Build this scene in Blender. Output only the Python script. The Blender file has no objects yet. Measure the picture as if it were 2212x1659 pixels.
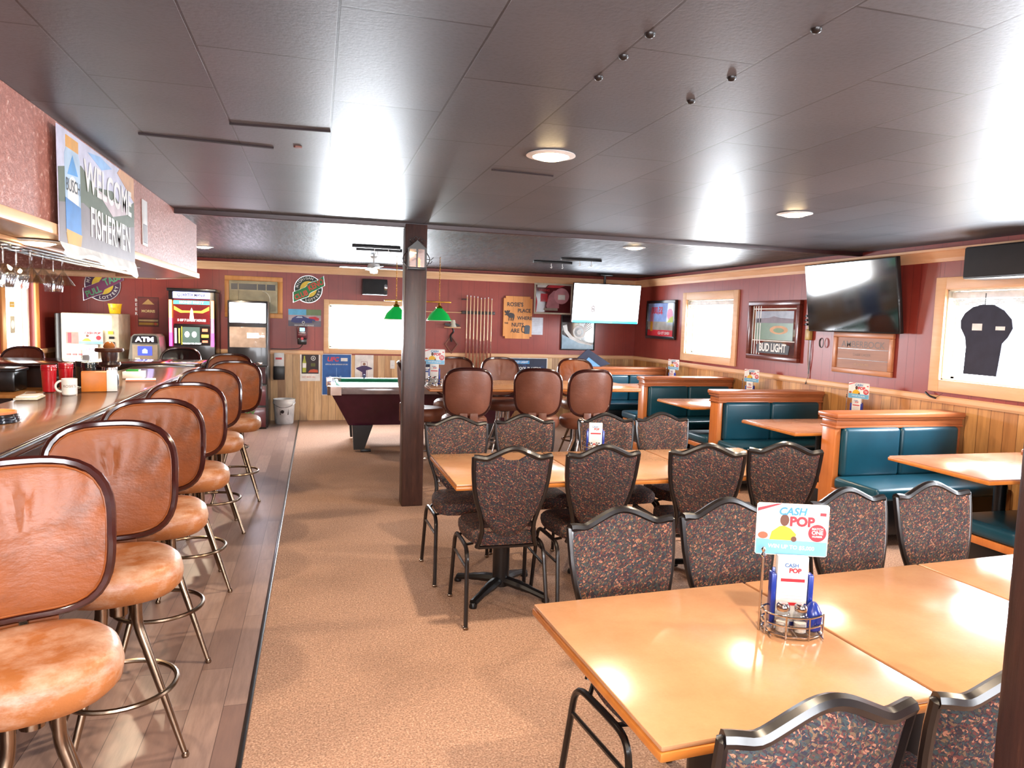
import bpy, bmesh, math, random
from mathutils import Vector, Matrix
random.seed(7)
PI = math.pi
S = bpy.context.scene
COL = S.collection

# ---------------------------------------------------------------- camera, world, exposure
cd = bpy.data.cameras.new('camera'); cam = bpy.data.objects.new('camera', cd); COL.objects.link(cam)
right = Vector((0.96447, -0.26258, 0.02928)); down = Vector((0.0048, -0.09339, -0.99562)); fwd = Vector((0.26416, 0.96038, -0.08881))
m3 = Matrix((right, -down, -fwd)).transposed()
cam.matrix_world = Matrix.Translation((0, 0, 1.6)) @ m3.to_4x4()
cd.sensor_width = 36; cd.lens = 1538.46 / 2212 * 36; cd.clip_start = 0.05
S.camera = cam
S.view_settings.view_transform = 'Standard'; S.view_settings.look = 'None'
S.view_settings.gamma = 1; S.view_settings.use_curve_mapping = False
S.view_settings.exposure = 1.2
S.cycles.use_denoising = True
S.cycles.max_bounces = 8; S.cycles.transparent_max_bounces = 12
S.cycles.caustics_reflective = False; S.cycles.caustics_refractive = False
S.cycles.sample_clamp_indirect = 4.0
W = bpy.data.worlds.new('world'); S.world = W; W.use_nodes = True
W.node_tree.nodes['Background'].inputs[0].default_value = (0.88, 0.94, 1.0, 1)
W.node_tree.nodes['Background'].inputs[1].default_value = 5.0

def light(name, kind, loc, power, color, rot=(0, 0, 0), size=1.0, sizey=None, spread=PI, disk=False, spot=None):
    l = bpy.data.lights.new(name, kind); l.energy = power; l.color = color
    if kind == 'AREA':
        l.shape = 'DISK' if disk else ('RECTANGLE' if sizey else 'SQUARE')
        l.size = size
        if sizey: l.size_y = sizey
        l.spread = spread
    if kind == 'SPOT':
        l.spot_size = spot; l.spot_blend = 0.6; l.shadow_soft_size = size
    o = bpy.data.objects.new(name, l); o.location = loc; o.rotation_euler = rot; COL.objects.link(o)
    return o
DAY = (0.86, 0.93, 1.0); WARM = (1.0, 0.80, 0.58)
# daylight standing outside each window, shining in
light('daylight_back_window', 'AREA', (0.81, 11.42, 1.46), 200, DAY, (-PI/2, 0, 0), 1.5, 0.8)
light('daylight_right_window_far', 'AREA', (5.5, 8.77, 1.6), 110, DAY, (0, PI/2, 0), 0.9, 1.3)
light('daylight_right_window_near', 'AREA', (5.5, 4.3, 1.6), 190, DAY, (0, PI/2, 0), 0.9, 1.3)
light('daylight_right_window_front', 'AREA', (5.5, 0.4, 1.6), 100, DAY, (0, PI/2, 0), 0.9, 1.3)
light('daylight_glass_door', 'AREA', (-3.75, 9.77, 1.2), 40, (1.0, 0.93, 0.8), (0, -PI/2, 0), 1.8, 0.9)
light('fill_front_windows', 'AREA', (0.6, -1.95, 1.45), 125, (0.95, 0.95, 1.0), (PI/2, 0, 0), 4.2, 1.2)  # fill light through the unseen windows behind the camera
CEIL_LAMPS = [(1.04, 3.22), (3.08, 4.19), (3.07, 6.68), (-1.31, 9.25), (1.0, 0.9), (3.1, 1.3), (-0.5, -0.4)]
for x, y in CEIL_LAMPS:
    light('recessed_lamp_light', 'AREA', (x, y, 2.34), 22, WARM, (0, 0, 0), 0.08, disk=True)
for y in (1.9, 3.8, 5.67):
    light('soffit_lamp_light', 'AREA', (-1.33 if y > 5 else -1.25, y, 1.876), 8, WARM, (0, 0, 0), 0.07, disk=True)

# ---------------------------------------------------------------- materials
def lin(c):
    return tuple(((v / 255) / 12.92 if v / 255 <= 0.04045 else ((v / 255 + 0.055) / 1.055) ** 2.4) for v in c) + (1,)
class NT:
    def __init__(s, name):
        s.m = bpy.data.materials.new(name); s.m.use_nodes = True; s.t = s.m.node_tree; s.n = s.t.nodes; s.l = s.t.links
        s.b = s.n['Principled BSDF']; s.co = None
    def node(s, k, **kw):
        n = s.n.new(k)
        for a, v in kw.items(): setattr(n, a, v)
        return n
    def link(s, a, b): s.l.new(a, b)
    def coord(s):
        if not s.co: s.co = s.node('ShaderNodeTexCoord').outputs['Object']
        return s.co
    def mapping(s, scale=(1, 1, 1), loc=(0, 0, 0), rot=(0, 0, 0)):
        m = s.node('ShaderNodeMapping'); s.link(s.coord(), m.inputs[0])
        m.inputs['Scale'].default_value = scale; m.inputs['Location'].default_value = loc; m.inputs['Rotation'].default_value = rot
        return m.outputs[0]
    def noise(s, scale, vec=None, detail=4, rough=.55):
        n = s.node('ShaderNodeTexNoise'); n.inputs['Scale'].default_value = scale; n.inputs['Detail'].default_value = detail
        n.inputs['Roughness'].default_value = rough
        s.link(vec or s.coord(), n.inputs['Vector']); return n.outputs['Fac']
    def ramp(s, fac, stops, const=False):
        r = s.node('ShaderNodeValToRGB'); cr = r.color_ramp
        if const: cr.interpolation = 'CONSTANT'
        while len(cr.elements) < len(stops): cr.elements.new(0.5)
        for e, (p, c) in zip(cr.elements, stops): e.position = p; e.color = lin(c)
        s.link(fac, r.inputs[0]); return r.outputs[0]
    def mix(s, fac, a, b, mode='MIX'):
        m = s.node('ShaderNodeMix', data_type='RGBA', blend_type=mode)
        for i, v in ((0, fac), (6, a), (7, b)):
            if isinstance(v, (int, float)): m.inputs[i].default_value = v
            elif isinstance(v, tuple): m.inputs[i].default_value = v
            else: s.link(v, m.inputs[i])
        return m.outputs[2]
    def math(s, op, a, b=0.0):
        m = s.node('ShaderNodeMath', operation=op)
        for i, v in ((0, a), (1, b)):
            if isinstance(v, (int, float)): m.inputs[i].default_value = v
            else: s.link(v, m.inputs[i])
        return m.outputs[0]
    def sep(s):
        x = s.node('ShaderNodeSeparateXYZ'); s.link(s.coord(), x.inputs[0]); return x.outputs
    def bump(s, h, strength=.3, dist=.01):
        b = s.node('ShaderNodeBump'); b.inputs['Strength'].default_value = strength; b.inputs['Distance'].default_value = dist
        s.link(h, b.inputs['Height']); s.link(b.outputs[0], s.b.inputs['Normal'])
    def base(s, c):
        if isinstance(c, tuple): s.b.inputs['Base Color'].default_value = c
        else: s.link(c, s.b.inputs['Base Color'])
    def fin(s, rough=.5, metal=0, spec=.5, coat=0):
        s.b.inputs['Roughness'].default_value = rough; s.b.inputs['Metallic'].default_value = metal
        s.b.inputs['Specular IOR Level'].default_value = spec; s.b.inputs['Coat Weight'].default_value = coat
        s.b.inputs['Coat Roughness'].default_value = .08
        return s.m
_mc = {}
def flat(c, rough=.5, metal=0, spec=.5, emit=0, coat=0, var=.12):
    """procedural plain material: base colour with a slight mottle"""
    k = (c, rough, metal, spec, emit, coat)
    if k in _mc: return _mc[k]
    t = NT('surface_%d_%d_%d' % c)
    if emit:
        t.base(lin(c)); t.b.inputs['Emission Color'].default_value = lin(c); t.b.inputs['Emission Strength'].default_value = emit
    else:
        d = tuple(max(0, int(v * (1 - var))) for v in c)
        t.base(t.ramp(t.noise(9), [(.35, d), (.65, c)]))
    _mc[k] = t.fin(rough, metal, spec, coat); return _mc[k]

def wood(name, c1, c2, axis='X', scale=6, rough=.4, coat=0, bump=.1, knots=None):
    t = NT(name); sc = {'X': (.12, 1, 1), 'Y': (1, .12, 1), 'Z': (1, 1, .12)}[axis]
    v = t.mapping(tuple(a * scale for a in sc))
    n = t.noise(3.2, v, 8, .65); c = t.ramp(n, [(.3, c1), (.7, c2)])
    if knots: c = t.mix(t.ramp(t.noise(1.1, v, 3), [(.55, (0, 0, 0)), (.75, (200, 200, 200))]), c, lin(knots))
    t.base(c); t.bump(n, bump, .004); return t.fin(rough, coat=coat)

def boards(name, ax, width, cols, groove, grain, rough=.5, vgroove=.02, streak=.5):
    """vertical boards laid along world axis ax (0 or 1), each board its own tone"""
    t = NT(name); xyz = t.sep(); u = t.math('DIVIDE', xyz[ax], width); u2 = t.math('ADD', u, 100.37)
    fl = t.math('FLOOR', u2); fr = t.math('FRACT', u2)
    wn = t.node('ShaderNodeTexWhiteNoise', noise_dimensions='1D'); t.link(fl, wn.inputs['W'])
    n = len(cols); c = t.ramp(wn.outputs['Value'], [((i + .5) / n, k) for i, k in enumerate(cols)])
    v = t.mapping((9, 9, .9)); g = t.noise(2.6, v, 8, .62)
    c = t.mix(t.math('MULTIPLY', t.ramp(g, [(.42, (0, 0, 0)), (.72, (255, 255, 255))]), streak), c, lin(grain))
    k = t.noise(5.5, t.mapping((1, 1, .45)), 2); c = t.mix(t.math('MULTIPLY', t.ramp(k, [(.66, (0, 0, 0)), (.74, (255, 255, 255))]), streak), c, lin(grain))
    ed = t.math('LESS_THAN', t.math('MINIMUM', fr, t.math('SUBTRACT', 1.0, fr)), vgroove)
    c = t.mix(ed, c, lin(groove)); t.base(c)
    t.bump(t.math('SUBTRACT', 1.0, ed), .5, .004); return t.fin(rough)

RED = {}
def panel(ax):
    t = NT('maroon_grooved_panel'); xyz = t.sep()
    u = t.math('ADD', t.math('DIVIDE', xyz[ax], .203), 50.2); fr = t.math('FRACT', u)
    fr2 = t.math('FRACT', t.math('ADD', t.math('DIVIDE', xyz[ax], .335), 50.1))
    e1 = t.math('LESS_THAN', fr, .022); e2 = t.math('LESS_THAN', fr2, .012)
    ed = t.math('MAXIMUM', e1, e2)
    n = t.noise(3, None, 6); c = t.ramp(n, [(.3, (134, 50, 42)), (.7, (152, 62, 50))])
    c = t.mix(t.math('MULTIPLY', ed, .6), c, lin((84, 30, 32))); t.base(c)
    t.bump(t.math('SUBTRACT', 1.0, ed), .6, .004); return t.fin(.38)
M = {}
M['red_x'] = panel(0); M['red_y'] = panel(1)
BCOLS = [(214, 176, 130), (190, 146, 104), (226, 192, 148), (172, 132, 98), (204, 160, 112), (220, 184, 138), (182, 138, 100)]
M['wains_x'] = boards('knotty_board_wainscot', 0, .105, BCOLS, (120, 84, 60), (120, 78, 50))
BC2 = [(214, 158, 96), (196, 136, 76), (226, 172, 108), (184, 124, 72), (206, 148, 86), (172, 112, 62)]
M['wains_y'] = boards('knotty_board_wainscot', 1, .115, BC2, (110, 66, 36), (118, 70, 34))
M['pine'] = wood('pale_pine_trim', (218, 170, 128), (234, 192, 150), 'X', 5, .45)
M['pine_y'] = wood('pale_pine_trim', (218, 166, 122), (234, 188, 144), 'Y', 5, .45)
M['pine_o'] = wood('amber_pine', (196, 132, 66), (222, 158, 92), 'Z', 5, .45)

def ceiling_mat():
    t = NT('charcoal_ceiling_tiles'); v = t.mapping((1, 1, 1), (0, 0, 0), (0, 0, PI/2))
    x = t.node('ShaderNodeSeparateXYZ'); t.link(t.coord(), x.inputs[0])
    cb = t.node('ShaderNodeCombineXYZ'); t.link(t.math('ADD', x.outputs[1], 20 * .82 - 1.91 + .41), cb.inputs[0]); t.link(t.math('ADD', x.outputs[0], 20 * .395 - .05), cb.inputs[1])
    br = t.node('ShaderNodeTexBrick', offset=.5, offset_frequency=2)
    t.link(cb.outputs[0], br.inputs['Vector']); br.inputs['Scale'].default_value = 1
    br.inputs['Brick Width'].default_value = .82; br.inputs['Row Height'].default_value = .395
    br.inputs['Mortar Size'].default_value = .0038; br.inputs['Mortar Smooth'].default_value = .1
    br.inputs['Color1'].default_value = lin((70, 73, 79)); br.inputs['Color2'].default_value = lin((84, 87, 93)); br.inputs['Mortar'].default_value = lin((22, 20, 22))
    n = t.noise(70, None, 3); big = t.noise(1.3, None, 4)
    c = t.mix(t.math('MULTIPLY', t.ramp(n, [(.3, (255, 255, 255)), (.55, (0, 0, 0))]), .35), br.outputs[0], lin((50, 48, 50)))
    c = t.mix(t.math('MULTIPLY', t.ramp(big, [(.4, (0, 0, 0)), (.75, (255, 255, 255))]), .25), c, lin((122, 116, 118)))
    t.base(c); h = t.math('ADD', t.math('MULTIPLY', n, .2), t.math('SUBTRACT', 1.0, br.outputs['Fac']))
    t.bump(h, .45, .006); return t.fin(.42)
def ceiling_far():
    t = NT('brushed_black_ceiling'); v = t.mapping((2.2, 26, 1)); n = t.noise(2.0, v, 7, .7); n2 = t.noise(2.0, t.mapping((26, 2, 1)), 6, .7)
    c = t.ramp(n, [(.35, (36, 36, 40)), (.6, (60, 60, 64)), (.75, (112, 110, 112))]); t.base(c)
    t.bump(t.math('ADD', n, t.math('MULTIPLY', n2, .5)), .5, .006)
    r = t.ramp(n2, [(.35, (158, 158, 158)), (.7, (205, 205, 205))]); m = t.fin(.35); t.link(r, t.b.inputs['Roughness']); return m
def carpet():
    t = NT('speckled_brown_carpet'); n = t.noise(120, None, 3, .7); n2 = t.noise(42, None, 4); big = t.noise(.9, None, 4)
    c = t.ramp(n, [(.3, (108, 82, 72)), (.45, (160, 124, 104)), (.58, (184, 148, 126)), (.72, (220, 188, 164))])
    c = t.mix(t.math('MULTIPLY', t.ramp(n2, [(.4, (0, 0, 0)), (.7, (255, 255, 255))]), .3), c, lin((112, 96, 82)))
    c = t.mix(t.math('MULTIPLY', t.ramp(big, [(.5, (0, 0, 0)), (.65, (255, 255, 255))]), .22), c, lin((82, 64, 54)))
    t.base(c); t.bump(t.math('ADD', n, n2), .6, .006); return t.fin(.95, spec=.15)
def planks():
    t = NT('grey_brown_vinyl_planks'); x = t.sep()
    cb = t.node('ShaderNodeCombineXYZ'); t.link(t.math('ADD', x[1], 30), cb.inputs[0]); t.link(t.math('ADD', x[0], 30), cb.inputs[1])
    br = t.node('ShaderNodeTexBrick', offset=.37, offset_frequency=2); t.link(cb.outputs[0], br.inputs['Vector']); br.inputs['Scale'].default_value = 1
    br.inputs['Brick Width'].default_value = .9; br.inputs['Row Height'].default_value = .13; br.inputs['Mortar Size'].default_value = .0012
    br.inputs['Color1'].default_value = lin((124, 98, 90)); br.inputs['Color2'].default_value = lin((160, 134, 124)); br.inputs['Mortar'].default_value = lin((64, 48, 44))
    g = t.noise(3, t.mapping((16, 1.6, 1)), 8, .68)
    c = t.mix(t.math('MULTIPLY', t.ramp(g, [(.4, (0, 0, 0)), (.7, (255, 255, 255))]), .5), br.outputs[0], lin((104, 84, 80)))
    t.base(c); t.bump(g, .06, .003); return t.fin(.3)
def fabric(dark=False):
    t = NT('multicolour_fleck_upholstery'); v = t.node('ShaderNodeTexVoronoi'); v.inputs['Scale'].default_value = 210
    d = t.noise(60, None, 2); vm = t.node('ShaderNodeVectorMath', operation='ADD'); t.link(t.coord(), vm.inputs[0])
    cv = t.node('ShaderNodeCombineXYZ'); t.link(t.math('MULTIPLY', d, .03), cv.inputs[0]); t.link(t.math('MULTIPLY', d, .02), cv.inputs[2]); t.link(cv.outputs[0], vm.inputs[1])
    t.link(vm.outputs[0], v.inputs['Vector'])
    s = t.node('ShaderNodeSeparateColor'); t.link(v.outputs['Color'], s.inputs[0])
    c = t.ramp(s.outputs[0], [(0, (46, 42, 50)), (.2, (92, 52, 48)), (.34, (62, 58, 52)), (.5, (104, 80, 62)), (.6, (58, 42, 44)), (.74, (54, 62, 64)), (.92, (150, 102, 82))], True)
    t.base(c); t.bump(v.outputs['Distance'], .25, .002); return t.fin(.85, spec=.2)
def vinyl(name, a, b, scuff, amt):
    t = NT(name); n = t.noise(5, None, 6); c = t.ramp(n, [(.3, a), (.7, b)])
    s = t.noise(3.4, t.mapping((1, 1, 1.6), (3, 1, 2)), 6, .7); c = t.mix(t.math('MULTIPLY', t.ramp(s, [(.5, (0, 0, 0)), (.7, (255, 255, 255))]), amt), c, lin(scuff))
    w = t.noise(26, None, 3); t.base(c); t.bump(t.math('ADD', t.math('MULTIPLY', s, 1.5), t.math('MULTIPLY', w, .15)), .3, .012); return t.fin(.4, spec=.45)
def teal():
    t = NT('teal_vinyl_cushion'); n = t.noise(4, None, 3); t.base(t.ramp(n, [(.3, (10, 56, 72)), (.7, (14, 68, 86))])); t.bump(t.noise(120, None, 2), .05, .001); return t.fin(.34)
def laminate(name, a, b):
    t = NT(name); n = t.noise(7, None, 6, .6); f = t.noise(120, None, 2)
    c = t.mix(t.math('MULTIPLY', f, .2), t.ramp(n, [(.3, a), (.7, b)]), lin((150, 100, 66))); t.base(c)
    r = t.ramp(t.noise(5, None, 5), [(.3, (108, 108, 108)), (.7, (136, 136, 136))]); m = t.fin(.25); t.link(r, t.b.inputs['Roughness']); return m
def post_wood():
    t = NT('dark_rough_stained_timber'); v = t.mapping((14, 14, 1.4)); n = t.noise(2.4, v, 8, .7)
    c = t.ramp(n, [(.3, (38, 22, 20)), (.6, (66, 40, 34)), (.78, (104, 66, 46))])
    s = t.noise(4, t.mapping((1, 1, .8)), 3); c = t.mix(t.math('MULTIPLY', t.ramp(s, [(.66, (0, 0, 0)), (.72, (255, 255, 255))]), .7), c, lin((120, 52, 28)))
    t.base(c); t.bump(n, .3, .006); return t.fin(.38)
def soffit_mat():
    t = NT('textured_painted_board'); n = t.noise(46, t.mapping((1, 1, 1)), 5, .7); n2 = t.noise(2, None, 3)
    c = t.ramp(n, [(.35, (140, 84, 70)), (.58, (170, 108, 92)), (.72, (222, 190, 176))]); t.base(c); t.bump(n, .7, .006); return t.fin(.45)
M['ceil'] = ceiling_mat(); M['ceil_far'] = ceiling_far(); M['carpet'] = carpet(); M['planks'] = planks(); M['fabric'] = fabric()
M['tan_vinyl'] = vinyl('tan_worn_vinyl', (112, 56, 22), (138, 74, 32), (84, 52, 38), .7)
M['tan_seat'] = vinyl('tan_scuffed_vinyl', (132, 76, 36), (154, 94, 52), (190, 160, 140), .85)
M['brn_vinyl'] = vinyl('chestnut_vinyl', (100, 58, 44), (120, 72, 54), (130, 82, 66), .5)
M['rim'] = flat((52, 18, 14), .2, coat=.35); M['teal'] = teal()
M['oak_lam'] = laminate('tan_laminate', (182, 134, 98), (196, 150, 112))
M['oak_edge'] = wood('orange_oak_edge', (176, 102, 40), (200, 128, 60), 'X', 4, .3)
M['booth_lam'] = laminate('brown_laminate', (166, 112, 86), (182, 130, 104))
M['booth_wood'] = wood('red_brown_booth_wood', (150, 84, 50), (178, 108, 68), 'X', 5, .3)
M['booth_post'] = wood('orange_booth_wood', (176, 98, 46), (200, 122, 64), 'Z', 5, .3)
M['post'] = post_wood(); M['soffit'] = soffit_mat()
M['chrome'] = flat((205, 200, 200), .14, 1); M['bronze'] = flat((150, 128, 108), .25, 1)
M['black'] = flat((18, 17, 19), .35); M['blackm'] = flat((26, 24, 26), .28, coat=.3); M['frame'] = flat((22, 17, 17), .3, coat=.2)
M['white'] = flat((235, 233, 230), .5); M['cream'] = flat((214, 208, 190), .5)
def bar_top():
    t = NT('dark_worn_bar_top'); g = t.noise(2.6, t.mapping((10, 1.2, 1)), 8, .65)
    t.base(t.ramp(g, [(.3, (92, 62, 46)), (.7, (130, 96, 72))])); t.bump(g, .05, .002); return t.fin(.2, coat=.3)
M['bar'] = bar_top(); M['bar_dark'] = flat((40, 20, 20), .15, coat=.5)
M['cabinet'] = wood('dark_bar_panel', (44, 26, 22), (62, 38, 30), 'Z', 5, .4)
def glassm(name, tint=(1, 1, 1, 1), gl=.08):
    t = NT(name); tr = t.node('ShaderNodeBsdfTransparent'); tr.inputs[0].default_value = tint
    g = t.node('ShaderNodeBsdfGlossy'); g.inputs['Roughness'].default_value = .03
    fz = t.node('ShaderNodeLayerWeight'); fz.inputs[0].default_value = .5
    f = t.math('ADD', t.math('MULTIPLY', t.math('POWER', fz.outputs['Facing'], 4.0), .5), .03 + gl); mx = t.node('ShaderNodeMixShader'); t.link(f, mx.inputs[0]); t.link(tr.outputs[0], mx.inputs[1]); t.link(g.outputs[0], mx.inputs[2])
    t.link(mx.outputs[0], t.n['Material Output'].inputs[0]); return t.m
M['pane'] = glassm('window_glass', gl=.0); M['glass'] = glassm('clear_drinking_glass', (.93, .95, .96, 1), .12); M['amber'] = glassm('amber_glass', (.9, .5, .12, 1), .15)
def E(c, s): return flat(c, .4, emit=s)

# ---------------------------------------------------------------- mesh building
class MB:
    def __init__(s): s.v = []; s.f = []; s.mi = []; s.mats = []
    def _m(s, m):
        if m not in s.mats: s.mats.append(m)
        return s.mats.index(m)
    def add(s, vs, fs, m, T=None):
        o = len(s.v)
        s.v += [tuple(T @ Vector(p)) if T else tuple(p) for p in vs]
        k = s._m(m)
        for f in fs: s.f.append([o + i for i in f]); s.mi.append(k)
        return s
    def box(s, a, b, m, r=0, seg=2, T=None, taper=None):
        x0, y0, z0 = a; x1, y1, z1 = b
        x0, x1 = min(x0, x1), max(x0, x1); y0, y1 = min(y0, y1), max(y0, y1); z0, z1 = min(z0, z1), max(z0, z1)
        if not r and not taper:
            vs = [(x, y, z) for z in (z0, z1) for y in (y0, y1) for x in (x0, x1)]
            return s.add(vs, [(0, 2, 3, 1), (4, 5, 7, 6), (0, 1, 5, 4), (2, 6, 7, 3), (0, 4, 6, 2), (1, 3, 7, 5)], m, T)
        bm = bmesh.new(); bmesh.ops.create_cube(bm, size=1)
        for v in bm.verts:
            tp = 1 if not taper or v.co.z > 0 else taper
            v.co = Vector(((x0 + x1) / 2 + v.co.x * (x1 - x0) * tp, (y0 + y1) / 2 + v.co.y * (y1 - y0) * tp, (z0 + z1) / 2 + v.co.z * (z1 - z0)))
        if r: bmesh.ops.bevel(bm, geom=list(bm.edges), offset=min(r, .49 * min(x1 - x0, y1 - y0, z1 - z0)), segments=seg, affect='EDGES', profile=.5)
        return s.bm(bm, m, T)
    def bm(s, bm, m, T=None):
        bm.verts.index_update(); vs = [v.co.copy() for v in bm.verts]; fs = [[v.index for v in f.verts] for f in bm.faces]; bm.free()
        return s.add(vs, fs, m, T)
    def tube(s, pts, r, m, n=8, closed=False, T=None, flat=None):
        P = [Vector(p) for p in pts]; N = len(P); R = r if isinstance(r, (list, tuple)) else [r] * N
        vs = []; fs = []; up = None
        for i, p in enumerate(P):
            if closed: d = P[(i + 1) % N] - P[i - 1]
            else: d = P[min(i + 1, N - 1)] - P[max(i - 1, 0)]
            d.normalize()
            if up is None:
                up = Vector((0, 0, 1)) if abs(d.z) < .9 else Vector((1, 0, 0))
            up = (up - d * up.dot(d)).normalized(); sd = d.cross(up)
            for k in range(n):
                a = 2 * PI * k / n; q = up * math.cos(a) * R[i] + sd * math.sin(a) * R[i] * (flat or 1); vs.append(p + q)
        L = N if closed else N - 1
        for i in range(L):
            for k in range(n):
                a = i * n + k; b = i * n + (k + 1) % n; c = ((i + 1) % N) * n + (k + 1) % n; d = ((i + 1) % N) * n + k
                fs.append((a, b, c, d))
        if not closed: fs.append(tuple(range(n))[::-1]); fs.append(tuple((N - 1) * n + k for k in range(n)))
        return s.add(vs, fs, m, T)
    def lathe(s, prof, m, n=20, c=(0, 0, 0), T=None, sq=0):
        vs = []; fs = []
        for r, z in prof:
            for k in range(n):
                a = 2 * PI * k / n; ca, sa = math.cos(a), math.sin(a)
                rr = r
                if sq: rr = r / (abs(ca) ** sq + abs(sa) ** sq) ** (1 / sq)
                vs.append((c[0] + rr * ca, c[1] + rr * sa, c[2] + z))
        for i in range(len(prof) - 1):
            for k in range(n):
                fs.append((i * n + k, i * n + (k + 1) % n, (i + 1) * n + (k + 1) % n, (i + 1) * n + k))
        fs.append(tuple(range(n))[::-1]); fs.append(tuple((len(prof) - 1) * n + k for k in range(n)))
        return s.add(vs, fs, m, T)
    def prism(s, poly, y0, y1, m, T=None, plane='XZ'):
        n = len(poly)
        if plane == 'XZ': vs = [(x, y0, z) for x, z in poly] + [(x, y1, z) for x, z in poly]
        elif plane == 'YZ': vs = [(y0, x, z) for x, z in poly] + [(y1, x, z) for x, z in poly]
        else: vs = [(x, z, y0) for x, z in poly] + [(x, z, y1) for x, z in poly]
        fs = [tuple(range(n)), tuple(range(n, 2 * n))[::-1]] + [(i, i + n, (i + 1) % n + n, (i + 1) % n) for i in range(n)]
        return s.add(vs, fs, m, T)
    def disc(s, cx, cz, r, y0, y1, m, n=28, rz=None): return s.prism([(cx + r * math.cos(2 * PI * k / n), cz + (rz or r) * math.sin(2 * PI * k / n)) for k in range(n)], y0, y1, m)
    def text(s, txt, x, z, size, m, y=-.004, bold=.02, align='CENTER', shear=0, rot=0, sx=1):
        cu = bpy.data.curves.new('t', 'FONT'); cu.body = txt; cu.size = size; cu.align_x = align; cu.align_y = 'CENTER'
        cu.offset = bold * size; cu.shear = shear; cu.resolution_u = 3; cu.extrude = 0
        ob = bpy.data.objects.new('t', cu); me = bpy.data.meshes.new_from_object(ob)
        c, sn = math.cos(rot), math.sin(rot)
        vs = [(x + (p.co.x * sx) * c - p.co.y * sn, y, z + (p.co.x * sx) * sn + p.co.y * c) for p in me.vertices]
        s.add(vs, [list(p.vertices) for p in me.polygons], m)
        bpy.data.objects.remove(ob); bpy.data.curves.remove(cu); bpy.data.meshes.remove(me); return s
    def obj(s, name, parent=None, loc=(0, 0, 0), rz=0, smooth=True, rot=None):
        me = bpy.data.meshes.new(name); me.from_pydata(s.v, [], s.f)
        for m in s.mats: me.materials.append(m)
        for p, k in zip(me.polygons, s.mi): p.material_index = k
        bm = bmesh.new(); bm.from_mesh(me); bmesh.ops.recalc_face_normals(bm, faces=bm.faces); bm.to_mesh(me); bm.free()
        if smooth:
            me.shade_smooth(); me.set_sharp_from_angle(angle=math.radians(38))
        o = bpy.data.objects.new(name, me); COL.objects.link(o); o.location = loc; o.rotation_euler = rot or (0, 0, rz)
        if parent: o.parent = parent
        return o
def thing(name, label, cat, loc=(0, 0, 0), rz=0, group=None, rot=None):
    o = bpy.data.objects.new(name, None); COL.objects.link(o); o.empty_display_size = .05
    o.location = loc; o.rotation_euler = rot or (0, 0, rz); return tag(o, label, cat, group)
def tag(o, label, cat, group=None):
    o['label'] = label; o['category'] = cat
    if group: o['group'] = group
    return o
def struct(o): o['kind'] = 'structure'; return o
def dup(root, loc, rz, label, group=None, rot=None):
    kids = [c for c in COL.objects if c.parent == root]
    r = root.copy(); COL.objects.link(r); r.location = loc; r.rotation_euler = rot or (0, 0, rz); r['label'] = label
    if group: r['group'] = group
    for ch in kids:
        c = ch.copy(); COL.objects.link(c); c.parent = r
        for g in [q for q in COL.objects if q.parent == ch]:
            d = g.copy(); COL.objects.link(d); d.parent = c
    return r
def arc(cx, cy, r, a0, a1, n): return [(cx + r * math.cos(a0 + (a1 - a0) * i / n), cy + r * math.sin(a0 + (a1 - a0) * i / n)) for i in range(n + 1)]
def fillet(pts, r, n=4):
    P = [Vector(p) for p in pts]; out = [P[0]]
    for i in range(1, len(P) - 1):
        a = (P[i - 1] - P[i]); b = (P[i + 1] - P[i]); q = min(r, a.length * .45, b.length * .45)
        p0 = P[i] + a.normalized() * q; p1 = P[i] + b.normalized() * q
        for k in range(n + 1):
            t = k / n; out.append(p0 * (1 - t) ** 2 + P[i] * 2 * t * (1 - t) + p1 * t * t)
    out.append(P[-1]); return out

# ---------------------------------------------------------------- room shell
XL, XR, YB, YF, ZC, TW = -3.42, 5.2, 11.15, -1.7, 2.37, .14
RZ = 1.0   # chair rail underside
def wall(name, axis, at, side, lo, hi, holes, mred, mlow):
    """wall slab with rectangular holes (u0,u1,z0,z1); red panel above the rail, boards below"""
    b = MB(); us = sorted({lo, hi} | {h[0] for h in holes} | {h[1] for h in holes})
    for u0, u1 in zip(us, us[1:]):
        hs = [h for h in holes if h[0] <= u0 and h[1] >= u1]
        segs = [(0, ZC + .08)] if not hs else [(0, hs[0][2]), (hs[0][3], ZC + .08)]
        for z0, z1 in segs:
            for a0, a1, mm in ((z0, min(z1, RZ), mlow), (max(z0, RZ), z1, mred)):
                if a1 - a0 > .001:
                    if axis == 'x': b.box((u0, at, a0), (u1, at + side * TW, a1), mm)
                    else: b.box((at, u0, a0), (at + side * TW, u1, a1), mm)
    return struct(b.obj(name, smooth=False))
WB = (.17, 1.47, 1.10, 1.76); W1 = (8.17, 9.39, 1.2, 1.97); W2 = (3.71, 4.94, 1.2, 1.97); W3 = (-.3, 1.0, 1.2, 1.97)
DL = (9.32, 10.22, 0.02, 2.02)
wall('wall_back', 'x', YB, 1, XL - TW, XR + TW, [WB], M['red_x'], M['wains_x'])
wall('wall_right', 'y', XR, 1, YF, YB, [W1, W2, W3], M['red_y'], M['wains_y'])
wall('wall_left', 'y', XL, -1, YF, YB, [DL], M['red_y'], M['wains_y'])
wall('wall_front', 'x', YF, -1, XL - TW, XR + TW, [(-1.6, 2.8, .9, 2.05)], M['red_x'], M['wains_x'])
struct(MB().box((-.26, YF, -.1), (XR, YB, 0), M['carpet']).obj('floor', smooth=False))
struct(MB().box((XL, YF, -.1), (-.262, YB, .004), M['planks']).obj('floor', smooth=False))
struct(MB().box((-.27, YF, -.02), (-.25, YB, .009), M['frame'], .003).obj('trim_1'))
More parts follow.
